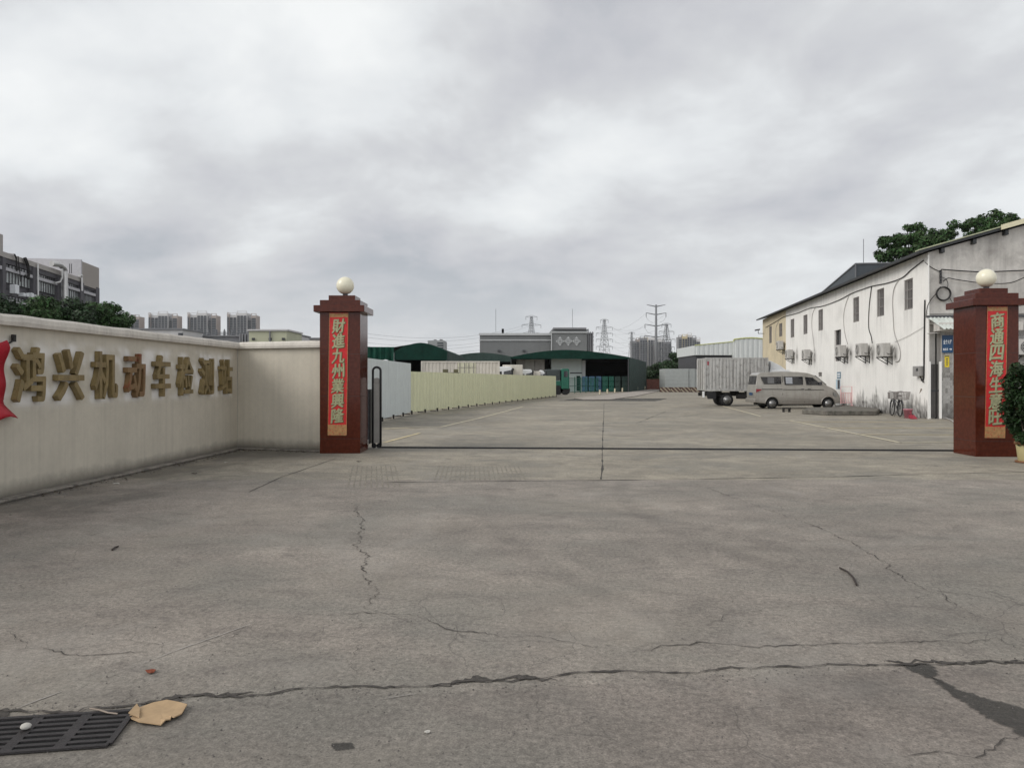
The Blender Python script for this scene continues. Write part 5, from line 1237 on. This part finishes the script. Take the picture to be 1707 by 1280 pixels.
# dark gabled hall behind the white building
hl = thing('dark_hall', 'dark slate hall with a sloping roof edge rising behind the white building', 'hall', (30.2, 68, 0))
d2 = dB*28; p = Vector((30.2,68,0)); zt = zz_(441,68); zf = zt-.115*28; rt = Vector((dB.y,-dB.x,0))*24
mb = MB(); mb.add([p, p+d2, p+d2+Vector((0,0,zf)), p+Vector((0,0,zt)), p+rt, p+rt+d2, p+rt+d2+Vector((0,0,zf)), p+rt+Vector((0,0,zt))], [(0,1,2,3),(7,6,5,4),(4,0,3,7),(1,5,6,2),(3,2,6,7)]); mb.build('wall', M('slate_cladding', (.052,.062,.072), rough=.5, var=.12), hl, world=True)
mb = MB(); mb.tube([p+Vector((0,0,zt+.05)), p+d2+Vector((0,0,zf+.05))], .09, 5); mb.tube([p+Vector((0,0,zt+.05)), p+rt+Vector((0,0,zt+.05))], .09, 5); mb.tube([p+Vector((-.02,-.05,0)), p+Vector((-.02,-.05,zt))], .06, 5); mb.build('edge_trim', m_tw_b, hl, world=True)
mb = MB(); mb.tube([p+Vector((1.6,2,zt)), p+Vector((1.6,2,zt+2.6))], .03, 5); mb.build('lightning_rod', m_pylon, hl, world=True)

# ------------------------------------------------------------------ grey building with the three diamonds
Yd = 170; gb = thing('grey_building', 'grey rendered building with three white diamond emblems above the central shed', 'building', at(895, 640, Yd))
X = lambda px, Y=Yd: at(px,0,Y).x
Z = lambda py, Y=Yd: zz_(py,Y)
MB().box(X(799.5),X(919),Yd+1,Yd+22,0,Z(556)).build('main_block', m_bgrey, gb, world=True)
MB().box(X(919),X(978),Yd-.5,Yd+20,0,Z(551)).build('front_block', m_bgrey, gb, world=True)
mb = MB(); mb.box(X(799)-.1,X(918.8),Yd+.7,Yd+.99,Z(556)-.35,Z(556)+.15); mb.box(X(799)-.1,X(918.8),Yd+.8,Yd+.99,Z(566.5)-.15,Z(566.5)+.06); mb.box(X(918.5),X(919.8),Yd-.75,Yd-.51,0,Z(553)); mb.box(X(918),X(979),Yd-.8,Yd-.51,Z(554.3)-.12,Z(554.3)+.1); mb.build('cornice', m_bgreyl, gb, world=True)
mb = MB(); mb.box(X(921),X(980),Yd-.2,Yd+18,Z(551)+.01,Z(549.5)); mb.box(X(922),X(977),Yd-.9,Yd+19,Z(549.5)+.01,Z(546.5)); mb.build('roof_parapet', m_tw_g, gb, world=True)
mb = MB()
for k, px in enumerate((933.3,947,960.8)):
    c = Vector((X(px),Yd-.5,Z(569))); r_ = .9
    mb.prism([c+Vector((-r_,0,0)), c+Vector((0,0,-r_*1.12)), c+Vector((r_,0,0)), c+Vector((0,0,r_*1.12))], (0,-.10,0), (0,-.02,0))
em = mb.build('diamond_emblem', m_bgreyl, gb, world=True)
mb = MB(); mc = MB()
for px in (933.3,947,960.8):
    c = Vector((X(px),Yd-.62,Z(569))); r_ = .46
    mb.tube([c+Vector((.62*math.cos(a*PI/12),0,.62*math.sin(a*PI/12))) for a in range(24)], .03, 4, True)
    for a, b in (((-r_,-r_),(r_,-r_)),((r_,-r_),(r_,r_)),((r_,r_),(-r_,r_)),((-r_,r_),(-r_,-r_))): mb.bar(c+Vector((a[0],0,a[1])), c+Vector((b[0],0,b[1])), .05)
    for k in (-.2, 0, .2): mb.bar(c+Vector((-.3,0,k)), c+Vector((.3,0,k)), .05)
    mb.bar(c+Vector((-.12,-.01,-.3)), c+Vector((-.12,-.01,.3)), .05); mb.bar(c+Vector((.15,-.01,-.3)), c+Vector((.15,-.01,.3)), .05)
mb.build('emblem_lines', m_bgrey, em, world=True)
mb = MB()
for px in (979.5, 983, 987): mb.box(X(px),X(px)+.22,Yd-.2,Yd+.1,0,Z(553)+ (0 if px > 980 else .6))
for py in (556,562,568,575): mb.box(X(979),X(990),Yd+.1,Yd+.3,Z(py),Z(py)+.16)
mb.box(X(978.2),X(989.5),Yd+.4,Yd+14,0,Z(556)); mb.build('pipe_rack', m_tw_g, gb, world=True)
mb = MB()
for px in (834.5,835.5): mb.box(X(838)-.3,X(838)+.2,Yd+6,Yd+6.6,Z(556),Z(545))
mb.build('vent_stack', m_tw_b, gb, world=True)
for px, py in ((826,513),(956,513)): MB().tube([(X(px),Yd+3,Z(552)),(X(px),Yd+3,Z(py))], .045, 5).build('lightning_rod', m_pylon, gb, world=True)
for px in (832,873.5): MB().box(X(px)-.3,X(px)+.3,Yd+.6,Yd+.98,Z(586),Z(583)).build('wall_lamp', m_dark, gb, world=True)
bb = thing('slab_block', 'plain grey flat-topped block above the left green shed', 'building', at(727, 640, 300))
MB().box(at(713,0,300).x,at(740,0,300).x,300,314,0,zz_(567.5,300)).build('wall', M('mid_grey_wall', (.30,.31,.31)), bb, world=True)
mb = MB(); mb.box(at(722,0,300).x,at(726,0,300).x,302,306,zz_(567.4,300),zz_(565.5,300)); mb.box(at(732,0,300).x,at(736,0,300).x,302,306,zz_(567.4,300),zz_(565,300)); mb.build('roof_hut', m_tw_g, bb, world=True)
mb = MB()
for j in range(5): mb.box(at(729,0,300).x,at(739,0,300).x,299.9,299.99,zz_(571+4*j,300)-.5,zz_(571+4*j,300))
mb.build('window', m_tw_d, bb, world=True)

# ------------------------------------------------------------------ left: industrial building, roofs, towers
aI = R(-9.4); dI = Vector((math.sin(aI), math.cos(aI), 0)); KI = Vector((-58.7,110,0)); WI = Plane(KI, -dI, (dI.y, -dI.x))
if WI.n.x < 0: WI.n = -WI.n
ib = thing('factory_building', 'grey and beige factory block with ribbon windows and rooftop ducts behind the sign wall', 'building', KI)
def IB(px0, px1, z0, z1, o0, o1, mb):
    u0, u1 = WI.t(px1), WI.t(px0); mb.obox(WI.at(u0, z0, o0), WI.d*(u1-u0), WI.n*(o1-o0), (0,0,z1-z0)); return mb
zt_ = WI.z(5,420); zbd = WI.z(165,480); zp_low = WI.z(100,451)
IB(-60, 165, 0, zbd-.02, -14, -.55, MB()).build('core_wall', m_igrey, ib, world=True)
IB(-60, 136, zbd, WI.z(40,431), -14, 0, MB()).build('parapet', m_iwall, ib, world=True)
mb = IB(136, 165, zbd-.3, WI.z(165,447), -8, .02, MB()); mb.build('stair_tower', m_iwall2, ib, world=True)
mb = IB(-60, 4.5, zbd, WI.z(0,390), -9, .03, MB()); mb.build('plant_tower', m_iwall, ib, world=True)
mb = IB(134.5, 136.2, zbd-.3, WI.z(136,434.5)+.1, -8.05, .06, MB()); mb.build('downpipe', m_ledge, ib, world=True)
# storeys: spandrel, ledge, windows between pilasters
pil = [(-60,-50),(-30,-22),(4,9),(55,60.5),(96,101.5),(134,139.5),(160,165.3)]
for a, b in pil: IB(a, b, 0, zbd-.03, -.55, .05, MB()).build('pilaster', m_igrey, ib, world=True)
fl = 3.4
for lvl in range(3):
    zt0 = zbd - lvl*fl
    IB(-60, 165, zt0-.55, zt0-.04, -.54, -.12, MB()).build('spandrel', m_igrey, ib, world=True)
    for (a0, a1), (b0, b1) in zip(pil[:-1], pil[1:]):
        x0, x1 = a1+.3, b0-.3
        IB(x0, x1, zt0-1.35, zt0-1.0, -.5, .0, MB()).build('ledge', m_ledge, ib, world=True)
        wn = IB(x0, x1, zt0-2.55, zt0-1.36, -.52, -.30, MB()).build('window', m_curtglass, ib, world=True)
        IB(x0, x1, zt0-.99, zt0-.56, -.52, -.30, MB()).build('clerestory', m_glass, ib, world=True)
        mb = MB(); u0, u1 = WI.t(x1), WI.t(x0); n = 9
        for i in range(n+1): u = u0+(u1-u0)*i/n; mb.obox(WI.at(u-.05, zt0-2.55, -.30), WI.d*.10, WI.n*.06, (0,0,1.19)); mb.obox(WI.at(u-.04, zt0-.99, -.30), WI.d*.08, WI.n*.05, (0,0,.43))
        mb.build('mullion', m_igrey, wn, world=True)
mb = MB()
def wires(pts, r): mb.tube([WI.pt(x, y, .25) for x, y in pts], r, 5)
wires([(20,424),(23,430),(24,452)], .09); wires([(26,427),(27,440),(29,452),(30,470)], .05); wires([(38,430),(42,440),(44,455),(43,464),(38,460)], .16); wires([(36,430),(41,442),(43,452),(45,460)], .1)
mb.build('cable_bundle', m_chassis, ib, world=True)
m_duct = M('bright_duct', (.55,.54,.53), rough=.3, metal=.5)
mb = MB(); mb.tube([WI.pt(83,443,.2)+Vector((0,0,.25)), WI.pt(92,443,.5)+Vector((0,0,.15)), WI.pt(98,447,.6), WI.pt(99.5,452,.6), WI.pt(99.5,500,.6)], .34, 10)
mb.tube([WI.pt(95,448,.6), WI.pt(95,462,.6), WI.pt(91,470,.6), WI.pt(87,472,.3)], .12, 8); mb.build('duct', m_duct, ib, world=True); MB().tube([WI.pt(60,440,.2), WI.pt(60.5,495,.2)], .09, 6).build('pipe', m_duct, ib, world=True); mb = MB(); mb.tube([WI.pt(133.5,460,.2), WI.pt(134,485,.2)], .13, 6); mb.tube([WI.pt(130,459,.2), WI.pt(133.5,460,.2)], .2, 6)
mb.build('pipe', m_duct, ib, world=True)
mb = MB(); p = WI.pt(79,433,-4); mb.lathe([(.25,0),(.25,.9),(.45,.9),(.45,1.1),(.2,1.15)], 12, p-Vector((0,0,.5))); mb.build('vent', m_ledge, ib, world=True)
mb = MB()
for px in (123, 126): mb.tube([WI.pt(px,456,-.5), WI.pt(px,440,-.5)], .05, 5)
mb.build('antenna', m_dark, ib, world=True)
for x0, x1, y0, y1 in ((17.5,24,474,489),(32,35,488,494),(37.5,41,489,494.5),(45,49,488,495.5),(50.5,54,491,496)):
    mb = MB(); u0, u1 = WI.t(x1), WI.t(x0); mb.obox(WI.at(u0, WI.z(x0,y1), -.1), WI.d*(u1-u0), WI.n*.6, (0,0,WI.z(x0,y0)-WI.z(x0,y1)))
    tag(mb.build('wall_unit', m_wtext, ib, world=True, bevel=.03))

def tree(name, label, base, htrunk, clumps, n, size, mat, seed, group=None):
    t = thing(name, label, 'tree', base, 0, group); rr = random.Random(seed)
    mb = MB(); top = Vector((rr.uniform(-.3,.3), rr.uniform(-.3,.3), htrunk)); r0 = .03*htrunk+.1
    mb.tube([(0,0,0), tuple(top*.5+Vector((rr.uniform(-.2,.2),0,0))), tuple(top)], r0, 8, r2=r0*.6)
    for c, r_ in clumps[:24]: 
        c = Vector(c) - Vector(base); m_ = top.lerp(c, .5) + Vector((0,0,-.2)); mb.tube([tuple(top*.9), tuple(m_), tuple(c)], r0*.35, 5, r2=.03)
    mb.build('trunk', m_bark, t); leaves('crown', t, mat, clumps, n, size, seed)
    return t
def crown(c, rad, k, cr, seed, low=.0):
    rr = random.Random(seed); out = []
    for i in range(k):
        while True:
            v = Vector((rr.uniform(-1,1), rr.uniform(-1,1), rr.uniform(-1+low,1)))
            if .35 < v.length < 1: break
        s = cr*rr.uniform(.6, 1.3); out.append((Vector(c) + Vector((v.x*rad[0], v.y*rad[1], v.z*rad[2])), (s, s, s*.7)))
    return out
# trees left, in front of the factory
for k, (pa, pb_, pt_, Y, lb) in enumerate(((-60,40,511,46,'broad dark tree at the left edge over the sign wall'),(25,110,506,48,'dark green tree in the middle of the row over the sign wall'),(95,170,510,50,'dark green tree before the corner of the factory'),(150,207,514,52,'ragged smaller tree at the right end of the row over the sign wall'))):
    c = at((pa+pb_)/2, 545, Y); hw = (at(pb_,0,Y).x - at(pa,0,Y).x)/2; zt = zz_(pt_, Y); zc = c.z
    cl = crown((c.x, Y, (zt+1.2)/2+.4), (hw, 2.0, (zt-1.2)/2), 60, .62, 50+k)
    tree('tree', lb, (c.x, Y, 0), 2.2, cl, 15000, .115, m_leaf if k % 2 else m_leafd, 60+k, 'trees behind the sign wall')
# trees behind the white building
c = at(1528, 420, 72); tree('tree', 'bushy green tree rising behind the roof of the white building', (c.x, 72, 0), 9, crown((c.x,72,zz_(418,72)), (3.7,3,2.5), 95, .52, 81, .15), 15000, .14, m_leaf, 82)
c = at(1665, 400, 64); tree('tree', 'dark spreading tree behind the gable at the right edge', (c.x, 64, 0), 10, crown((c.x,64,zz_(398,64)), (6.0,3,2.0), 130, .52, 83), 18000, .14, m_leaf, 84)
# trees centre
for k, (px, pt_, hw_, Y, lb, m_) in enumerate(((1128,593,24,135,'round dense green tree beyond the panel stack', m_leafd),(1092,606,18,138,'low dark tree left of the dense round tree', m_leafd),(1155,612,14,140,'small tree between the round tree and the box truck', m_leaf))):
    c = at(px,640,Y); hw = hw_/F*Y; zt = zz_(pt_,Y)
    tree('tree', lb, (c.x,Y,0), zt*.35, crown((c.x,Y,zt*.55), (hw,2.2,zt*.46), 50, .85, 90+k), 9000, .2, m_, 95+k, 'trees at the end of the yard')
# low roofs behind the sign wall
def lowblock(px0, px1, py, Y, label, mat, depth=10, trim=m_tw_g, name='low_building'):
    t = thing(name, label, 'building', at((px0+px1)/2, 640, Y)); a, b = at(px0,0,Y).x, at(px1,0,Y).x; z = zz_(py,Y)
    MB().box(a,b,Y,Y+depth,0,z-.3).build('wall', mat, t, world=True); MB().box(a-.25,b+.25,Y-.3,Y+depth,z-.29,z).build('roof_edge', trim, t, world=True); return t, a, b, z
t, a, b, z = lowblock(225, 304, 547.5, 150, 'grey low roof left of the pipes over the sign wall', m_tw_l)
MB().box(at(297,0,149.6).x, at(304,0,149.6).x, 149.6, 149.95, z-2.2, z-.9).build('window', m_tw_d, t, world=True)
t, a, b, z = lowblock(306, 416, 559, 160, 'dark low roof with pipes and tanks over the sign wall', m_tw_g)
rr = random.Random(8)
for i in range(8): x = a + (b-a)*(i+.3)/8; MB().lathe([(.25,0),(.25,rr.uniform(.4,1.3)),(.1,rr.uniform(1.4,1.6))], 8, (x,163,z)).build('roof_vent', m_tw_b if i % 2 else m_pylon, t, world=True)
for y in (.35,.7): MB().tube([(a+1,162,z+y),(b-1,162,z+y)], .09, 6).build('roof_pipe', m_tw_b, t, world=True)
for px in (397,401,406,411): MB().box(at(px,0,158).x,at(px+2.5,0,158).x,158.5,159.5,0,zz_(556,158)).build('tank', m_tw_g, t, world=True)
m_pale = M('pale_lime_wall', (.50,.50,.36), rough=.8, var=.05, vs=.3)
t, a, b, z = lowblock(415, 478, 549, 140, 'pale lime block with a flat cornice beside the left pillar', m_pale, trim=m_tw_l)
MB().box(at(446.5,0,139).x,at(448.5,0,139).x,139.7,139.97,0,z-.32).build('downpipe', m_tw_g, t, world=True)
for px in (420,448,470): MB().box(at(px,0,139.9).x,at(px+5,0,139.9).x,139.8,139.98,z-1.95,z-1.55).build('wall_lamp', m_dark, t, world=True)
lowblock(479, 498, 557, 180, 'small grey block just right of the pale lime one', m_tw_l); lowblock(498, 517, 564, 190, 'lowest grey roof step right of the small block', m_tw_l); lowblock(517, 545, 563, 170, 'beige block touching the left pillar', m_iwall)

def tower_block(px0, px1, pytop, Y, label, group, lobes, seed, fh=3.1):
    x0, x1 = at(px0,0,Y).x, at(px1,0,Y).x; W_ = x1-x0; zt = zz_(pytop,Y)
    t = thing('apartment_tower', label, 'apartment tower', ((x0+x1)/2, Y, 0), 0, group); rr = random.Random(seed)
    for (f0, f1, dep, drop, wm, fins) in lobes:
        a, b = x0+W_*f0, x0+W_*f1; y0 = Y - dep; z = zt - drop
        MB().box(a,b,y0,Y+14,0,z).build('wall', wm, t, world=True)
        g = MB(); bals = []; wd = b-a; ncol = fins
        for c in range(ncol):
            ga = a + wd*(c+.10)/ncol; gb_ = a + wd*(c+.90)/ncol; g.box(ga,gb_,y0-.25,y0-.02,4,z-3.5)
            nfl = int((z-6)/fh); bal = MB(); bals.append(bal); bal.box(ga-.1,ga+.25,y0-.5,y0-.26,4,4+nfl*fh)
            for k in range(nfl): bal.box(ga-.1,gb_+.1,y0-(.9 if c % 2 == 0 else .45),y0-.26,4+k*fh,4+k*fh+ (1.05 if c % 2 == 0 else .7))
        gl = g.build('glazing', m_tw_d, t, world=True); [bal.build('balcony_stack', m_tw_b, gl, world=True) for bal in bals]
        mb = MB()
        for xx in (a, b-.8): mb.box(xx,xx+.8,y0,y0+.8,z+.001,z+1.9)
        mb.box(a,b,y0,y0+.8,z+1.91,z+2.5); mb.build('crown_frame', wm, t, world=True)
    return t
LB3 = [(0,.07,.0,1.5,m_tw_p,1),(.07,.31,-2,2,m_tw_l,2),(.36,.69,2.5,0,m_tw_l,3),(.69,.82,-2,6,m_tw_g,2),(.82,1,.5,3,m_tw_p,1)]
gA = 'apartment towers behind the sign wall'
tower_block(186, 232.5, 524, 1000, 'grey apartment tower partly hidden by the left trees', gA, LB3, 1)
tower_block(247.5, 296, 522.5, 1000, 'apartment tower just right of the left trees', gA, LB3, 2)
tower_block(312.5, 361, 522, 1000, 'apartment tower in the middle over the sign wall', gA, LB3, 3)
tower_block(378.5, 427.5, 522, 1000, 'apartment tower over the corner of the sign wall', gA, LB3, 4)
gB = 'apartment towers beyond the yard'
tower_block(1053, 1079, 568, 1100, 'grey apartment tower left of the tall monopole', gB, [(0,.3,0,0,m_tw_g,2),(.3,.52,-2,-2,m_tw_p,1),(.52,1,1,-4,m_tw_g,3)], 5)
tower_block(1073, 1093, 563, 1150, 'yellow striped apartment tower behind the tall monopole', gB, [(0,.35,0,2,m_tw_y,2),(.35,1,1,0,m_tw_l,3)], 6)
tower_block(1094, 1119, 566, 1120, 'pale apartment tower right of the tall monopole', gB, [(0,.5,0,0,m_tw_l,3),(.5,1,1.5,3,m_tw_g,2)], 7)
tower_block(1131, 1167.5, 560.5, 1050, 'tan and grey apartment tower standing alone beyond the box truck', gB, [(0,.16,0,1,m_tw_g,1),(.16,.40,1,0,m_tw_y,2),(.40,.62,-1,-2,m_tw_l,2),(.62,.8,1,2,m_tw_g,2),(.8,1,0,4,m_tw_l,1)], 8)

# ------------------------------------------------------------------ pylons and wires
def lattice(px, pytop, Y, wb, arms, label, r=.11):
    zt = zz_(pytop, Y); x = at(px,0,Y).x; t = thing('lattice_pylon', label, 'pylon', (x, Y, 0), 0, 'lattice pylons'); rot = Matrix.Rotation(.5, 3, 'Z')
    def c(k, z):
        f = z/zt; h = wb*(1-f)**1.15 + .55; s = ((-1,-1),(1,-1),(1,1),(-1,1))[k % 4]; return rot @ Vector((s[0]*h, s[1]*h, 0)) + Vector((0,0,z))
    mb = MB(); zs = [0]; st_ = zt/6
    while zs[-1] < zt-.5: zs.append(min(zt, zs[-1]+st_)); st_ = max(1.6, st_*.84)
    for k in range(4): mb.tube([c(k,z) for z in zs], r, 5)
    mb.build('mast', m_pylon, t)
    mb = MB()
    for a, b in zip(zs[:-1], zs[1:]):
        for k in range(4): mb.tube([c(k,a), c(k+1,b)], r*.55, 4); mb.tube([c(k+1,a), c(k,b)], r*.55, 4); mb.tube([c(k,b), c(k+1,b)], r*.55, 4)
    mb.build('bracing', m_pylon, t)
    for z_, hw in arms:
        z = zz_(z_, Y); hh = hw/F*Y; mb = MB(); ax = rot @ Vector((1,0,0)) ; ax = Vector((1,0.15,0)).normalized()
        for s in (-1,1):
            e = ax*(s*hh) + Vector((0,0,z+.2)); mb.tube([Vector((0,0,z+1.1)), e], r*.7, 4); mb.tube([Vector((0,0,z-.5)), e], r*.7, 4)
            for q in (.35,.65): mb.tube([Vector((0,0,z+1.1)).lerp(e, q), Vector((0,0,z-.5)).lerp(e, q+.15)], r*.45, 4)
            mb.tube([e, e+Vector((0,0,-2.0))], .12, 5)
        mb.build('crossarm', m_pylon, t)
    return t
lattice(886, 527.5, 480, 4.2, [(528.5,9.5),(542,16),(556,15)], 'broad lattice pylon above the roof of the grey building')
lattice(1007.5, 533, 500, 4.2, [(534,6.5),(546,14),(556,14),(566,14),(578,14)], 'lattice pylon with four arm pairs right of the grey building')
lattice(1111, 540, 460, 4.4, [(541,8),(553,13),(566,15),(579,14)], 'lattice pylon half hidden behind the tall monopole')
lattice(1053, 554, 800, 4.5, [(555,5),(564,6),(574,6)], 'faint far lattice pylon left of the apartment towers', .14)
Ym = 420; xm = at(1093.7,0,Ym).x; mp = thing('monopole_pylon', 'tall grey tubular pylon with wide crossarms in front of the towers', 'pylon', (xm, Ym, 0))
ztm = zz_(508,Ym); MB().tube([(0,0,0),(0,0,ztm*.5),(0,0,ztm)], 1.05, 12, r2=.5).build('pole', m_pylon, mp, smooth=True)
for py, hw, drop in ((509,15.5,0),(522.5,16.5,1),(541.5,18.5,1),(560,19,1)):
    z = zz_(py,Ym); hh = hw/F*Ym; mb = MB()
    for s in (-1,1):
        mb.tube([(0,0,z-.7),(s*hh*.6,.1,z-.1),(s*hh,.1,z+.35)], .34, 6, r2=.16)
        if drop:
            mb.tube([(s*hh,.1,z+.3),(s*hh,.1,z-1.9)], .20, 5)
            mb.tube([(s*hh,.1,z-1.9),(s*hh*.75,.1,z-4.0),(s*hh*.35,.1,z-4.9)], .06, 4)
    mb.build('crossarm', m_pylon, mp)
def span(p, q, sag, r, label):
    P = []
    for i in range(25): f = i/24; v = p.lerp(q, f); v.z -= sag*4*f*(1-f); P.append(v)
    tag(MB().tube(P, r, 4).build('power_line', m_wire), label, 'power line', 'power lines across the sky')
for i, (pa, pb_, sg) in enumerate(((541,520,6),(545,527,6),(552,536,6),(556,543,6),(563,551,6))):
    span(at(878+i*2,pa,480), at(560,pb_+28,330), sg, .045, 'thin power line from the broad lattice pylon towards the left pillar')
for i, (ya, yb) in enumerate(((546,541.5),(556,560),(566,566),(578,575),(546,523))):
    for s in (-1, 1): span(at(1007.5+13*s,ya,500), at(1093+17*s,yb,430), 5, .04, 'thin power line between the lattice pylon and the tall monopole')

# ------------------------------------------------------------------ drain grate, cardboard, litter
gr = thing('drain_grate', 'dark cast iron drain grate set in the street at lower left', 'drain grate', (-1.653, 3.167, 0), R(9.3))
MB().box(-.80,0,0,.335,.003,.0055).build('pit_shade_sheet', m_inside, gr)  # black sheet above the ground paints the dark of the drain pit
mb = MB(); rows, cols = 7, 4; pw, ph = .80/cols, .335/rows
mb.box(-.80,0,-.012,.010,.006,.014); mb.box(-.80,0,.325,.347,.006,.014); mb.box(-.012,.012,.010,.325,.006,.014)
for j in range(1, rows): mb.box(-.80,-.012,ph*j-.011,ph*j+.011,.006,.012)
for i in range(1, cols+1): 
    x = -.012-(pw)*i
    for j in range(rows): mb.box(x-.022+.02,x+.022+.02,(ph*j+.011) if j else .010,(ph*(j+1)-.011) if j < rows-1 else .325,.006,.0118)
mb.build('bars', m_cast, gr)
cb_ = G((214,1199),(222,1192),(232,1185),(255,1177),(278,1173),(297,1174),(312,1181),(303,1194),(290,1202),(286,1200),(284,1204),(276,1207),(268,1212),(232,1210))
cen = sum(cb_, Vector())/len(cb_); ct_ = thing('cardboard_scrap', 'torn tan cardboard scrap lying beside the drain grate', 'cardboard', cen)
mb = MB(); ring = []; rr = random.Random(3); n = len(cb_)
outer = [p + Vector((0,0,.010+.010*abs(math.sin(i*1.3)))) for i, p in enumerate(cb_)]; inner = [cen.lerp(p, .55) + Vector((0,0,.012+.003*math.sin(i))) for i, p in enumerate(cb_)]
mb.add(outer + inner + [cen+Vector((0,0,.012))], [(i, (i+1) % n, n+(i+1) % n, n+i) for i in range(n)] + [(n+i, n+(i+1) % n, 2*n) for i in range(n)]); mb.build('sheet', m_card, ct_, world=True, solid=.005)
fp_ = G((214,1199),(228,1185),(233,1190),(232,1204)); mb = MB(); mb.add([fp_[0]+Vector((0,0,.03)), fp_[1]+Vector((0,0,.034)), fp_[2]+Vector((0,0,.026)), fp_[3]+Vector((0,0,.022))], [(0,1,2,3)]); mb.build('folded_flap', m_card, ct_, world=True, solid=.004)
p = gp(43,1220); tag(MB().sphere(p+Vector((0,0,.026)), .022, 10, 7, .6).build('pebble', m_stone, smooth=True), 'pale round pebble lying on the drain grate', 'stone')
def litter(name, label, cat, px, py, mat, s, seed):
    rr = random.Random(seed); p = gp(px,py); n = 9; ring = [p + Vector((s*math.cos(i*2*PI/n)*rr.uniform(.5,1.2), s*.8*math.sin(i*2*PI/n)*rr.uniform(.5,1.2), .006+rr.uniform(0,s*.35))) for i in range(n)]
    mb = MB(); mb.add(ring+[p+Vector((0,0,.008+s*.2))], [(i,(i+1) % n,n) for i in range(n)]); tag(mb.build(name, mat, solid=.003), label, cat)
litter('dead_leaf', 'curled red-brown dead leaf on the concrete above the cardboard', 'leaf', 253, 1121, m_leafred, .032, 1)
litter('paper_scrap', 'small white paper scrap near the foot of the sign wall', 'litter', 194, 807, m_stone, .045, 2)
litter('paper_scrap', 'tiny white scrap on the ground near the wall corner', 'litter', 377, 772, m_stone, .05, 3)
litter('dark_scrap', 'dark scrap of litter between wall foot and gateway', 'litter', 325, 790, m_twig, .05, 4)
litter('paper_scrap', 'small pale chip at the bottom of the street left of centre', 'litter', 712, 1222, m_stone, .014, 5)
litter('dead_leaf', 'flat dark leaf on the concrete before the left pillar', 'leaf', 598, 770, m_twig, .05, 6)
tw = [gp(1400,948)+Vector((0,0,.01)), gp(1412,955)+Vector((0,0,.014)), gp(1422,965)+Vector((0,0,.014)), gp(1428,977)+Vector((0,0,.01))]; tag(MB().tube(tw, .008, 5).build('twig', m_twig), 'curved dark twig on the concrete right of centre', 'twig')
tw = [gp(150,1186)+Vector((0,0,.016)), gp(165,1190)+Vector((0,0,.02)), gp(180,1194)+Vector((0,0,.018)), gp(196,1195)+Vector((0,0,.016))]; tag(MB().tube(tw, .004, 5).build('twig', m_wood), 'thin pale twig lying across the drain grate', 'twig')
tw = [gp(187,918)+Vector((0,0,.01)), gp(192,914)+Vector((0,0,.012)), gp(197,912)+Vector((0,0,.01))]; tag(MB().tube(tw, .008, 5).build('twig', m_twig), 'short dark twig on the concrete below the gold characters', 'twig')
# loose grit: too fine to count
rr = random.Random(12); mb = MB()
for i in range(1400):
    if i < 700: px, py = rr.uniform(-60,1760), rr.uniform(860,1290)
    elif i < 1050: px = rr.uniform(-20,1720); py = 1186-80*px/1707+rr.gauss(-4,7)
    else: u = rr.uniform(0,9); p = WL.at(u, 0, .18+abs(rr.gauss(0,.22))); px = None
    if px is not None: p = gp(px,py)
    s = rr.uniform(.0022,.007)*(1 if px is not None else 1.8); a = rr.uniform(0,6)
    q = [p + Vector((s*math.cos(a+k*2.1), s*math.sin(a+k*2.1), .0005)) for k in range(3)]; mb.add(q+[p+Vector((0,0,s*1.1))], [(0,1,3),(1,2,3),(2,0,3)])
tag(mb.build('grit', M('grit_grey', (.16,.148,.137), rough=.95, var=.5, vs=9)), kind='stuff')
# fallen leaves and dirt at wall foot
mb = MB()
for i in range(240):
    if i % 3: u = rr.uniform(0,7); p = WL.at(u, 0, .17+abs(rr.gauss(0,.12)))
    else: p = WR.at(rr.uniform(0,LR), 0, .15+abs(rr.gauss(0,.15)))
    s = rr.uniform(.01,.03); a = rr.uniform(0,6); z = .006
    mb.add([p+Vector((s*math.cos(a),s*math.sin(a),z)), p+Vector((-s*.4*math.sin(a),s*.4*math.cos(a),z+s*.5)), p-Vector((s*math.cos(a),s*math.sin(a),-z)), p-Vector((-s*.4*math.sin(a),s*.4*math.cos(a),-z))], [(0,1,2,3)])
tag(mb.build('fallen_leaves', M('litter_brown', (.085,.070,.05), rough=.9, var=.5, vs=5)), kind='stuff')

# ------------------------------------------------------------------ air: thin haze over the whole scene
HAZE = .00008
hm = bpy.data.materials.new('haze_air'); hm.use_nodes = True; t = hm.node_tree; t.nodes.clear()
o_ = N(t, 'ShaderNodeOutputMaterial'); pv = N(t, 'ShaderNodeVolumePrincipled'); pv.inputs['Color'].default_value = (.90,.93,.97,1); pv.inputs['Density'].default_value = HAZE; pv.inputs['Anisotropy'].default_value = .2
t.links.new(pv.outputs[0], o_.inputs['Volume'])
tag(MB().box(-1700,1700,-60,2000,-1.0,125).build('haze', hm), kind='stuff')
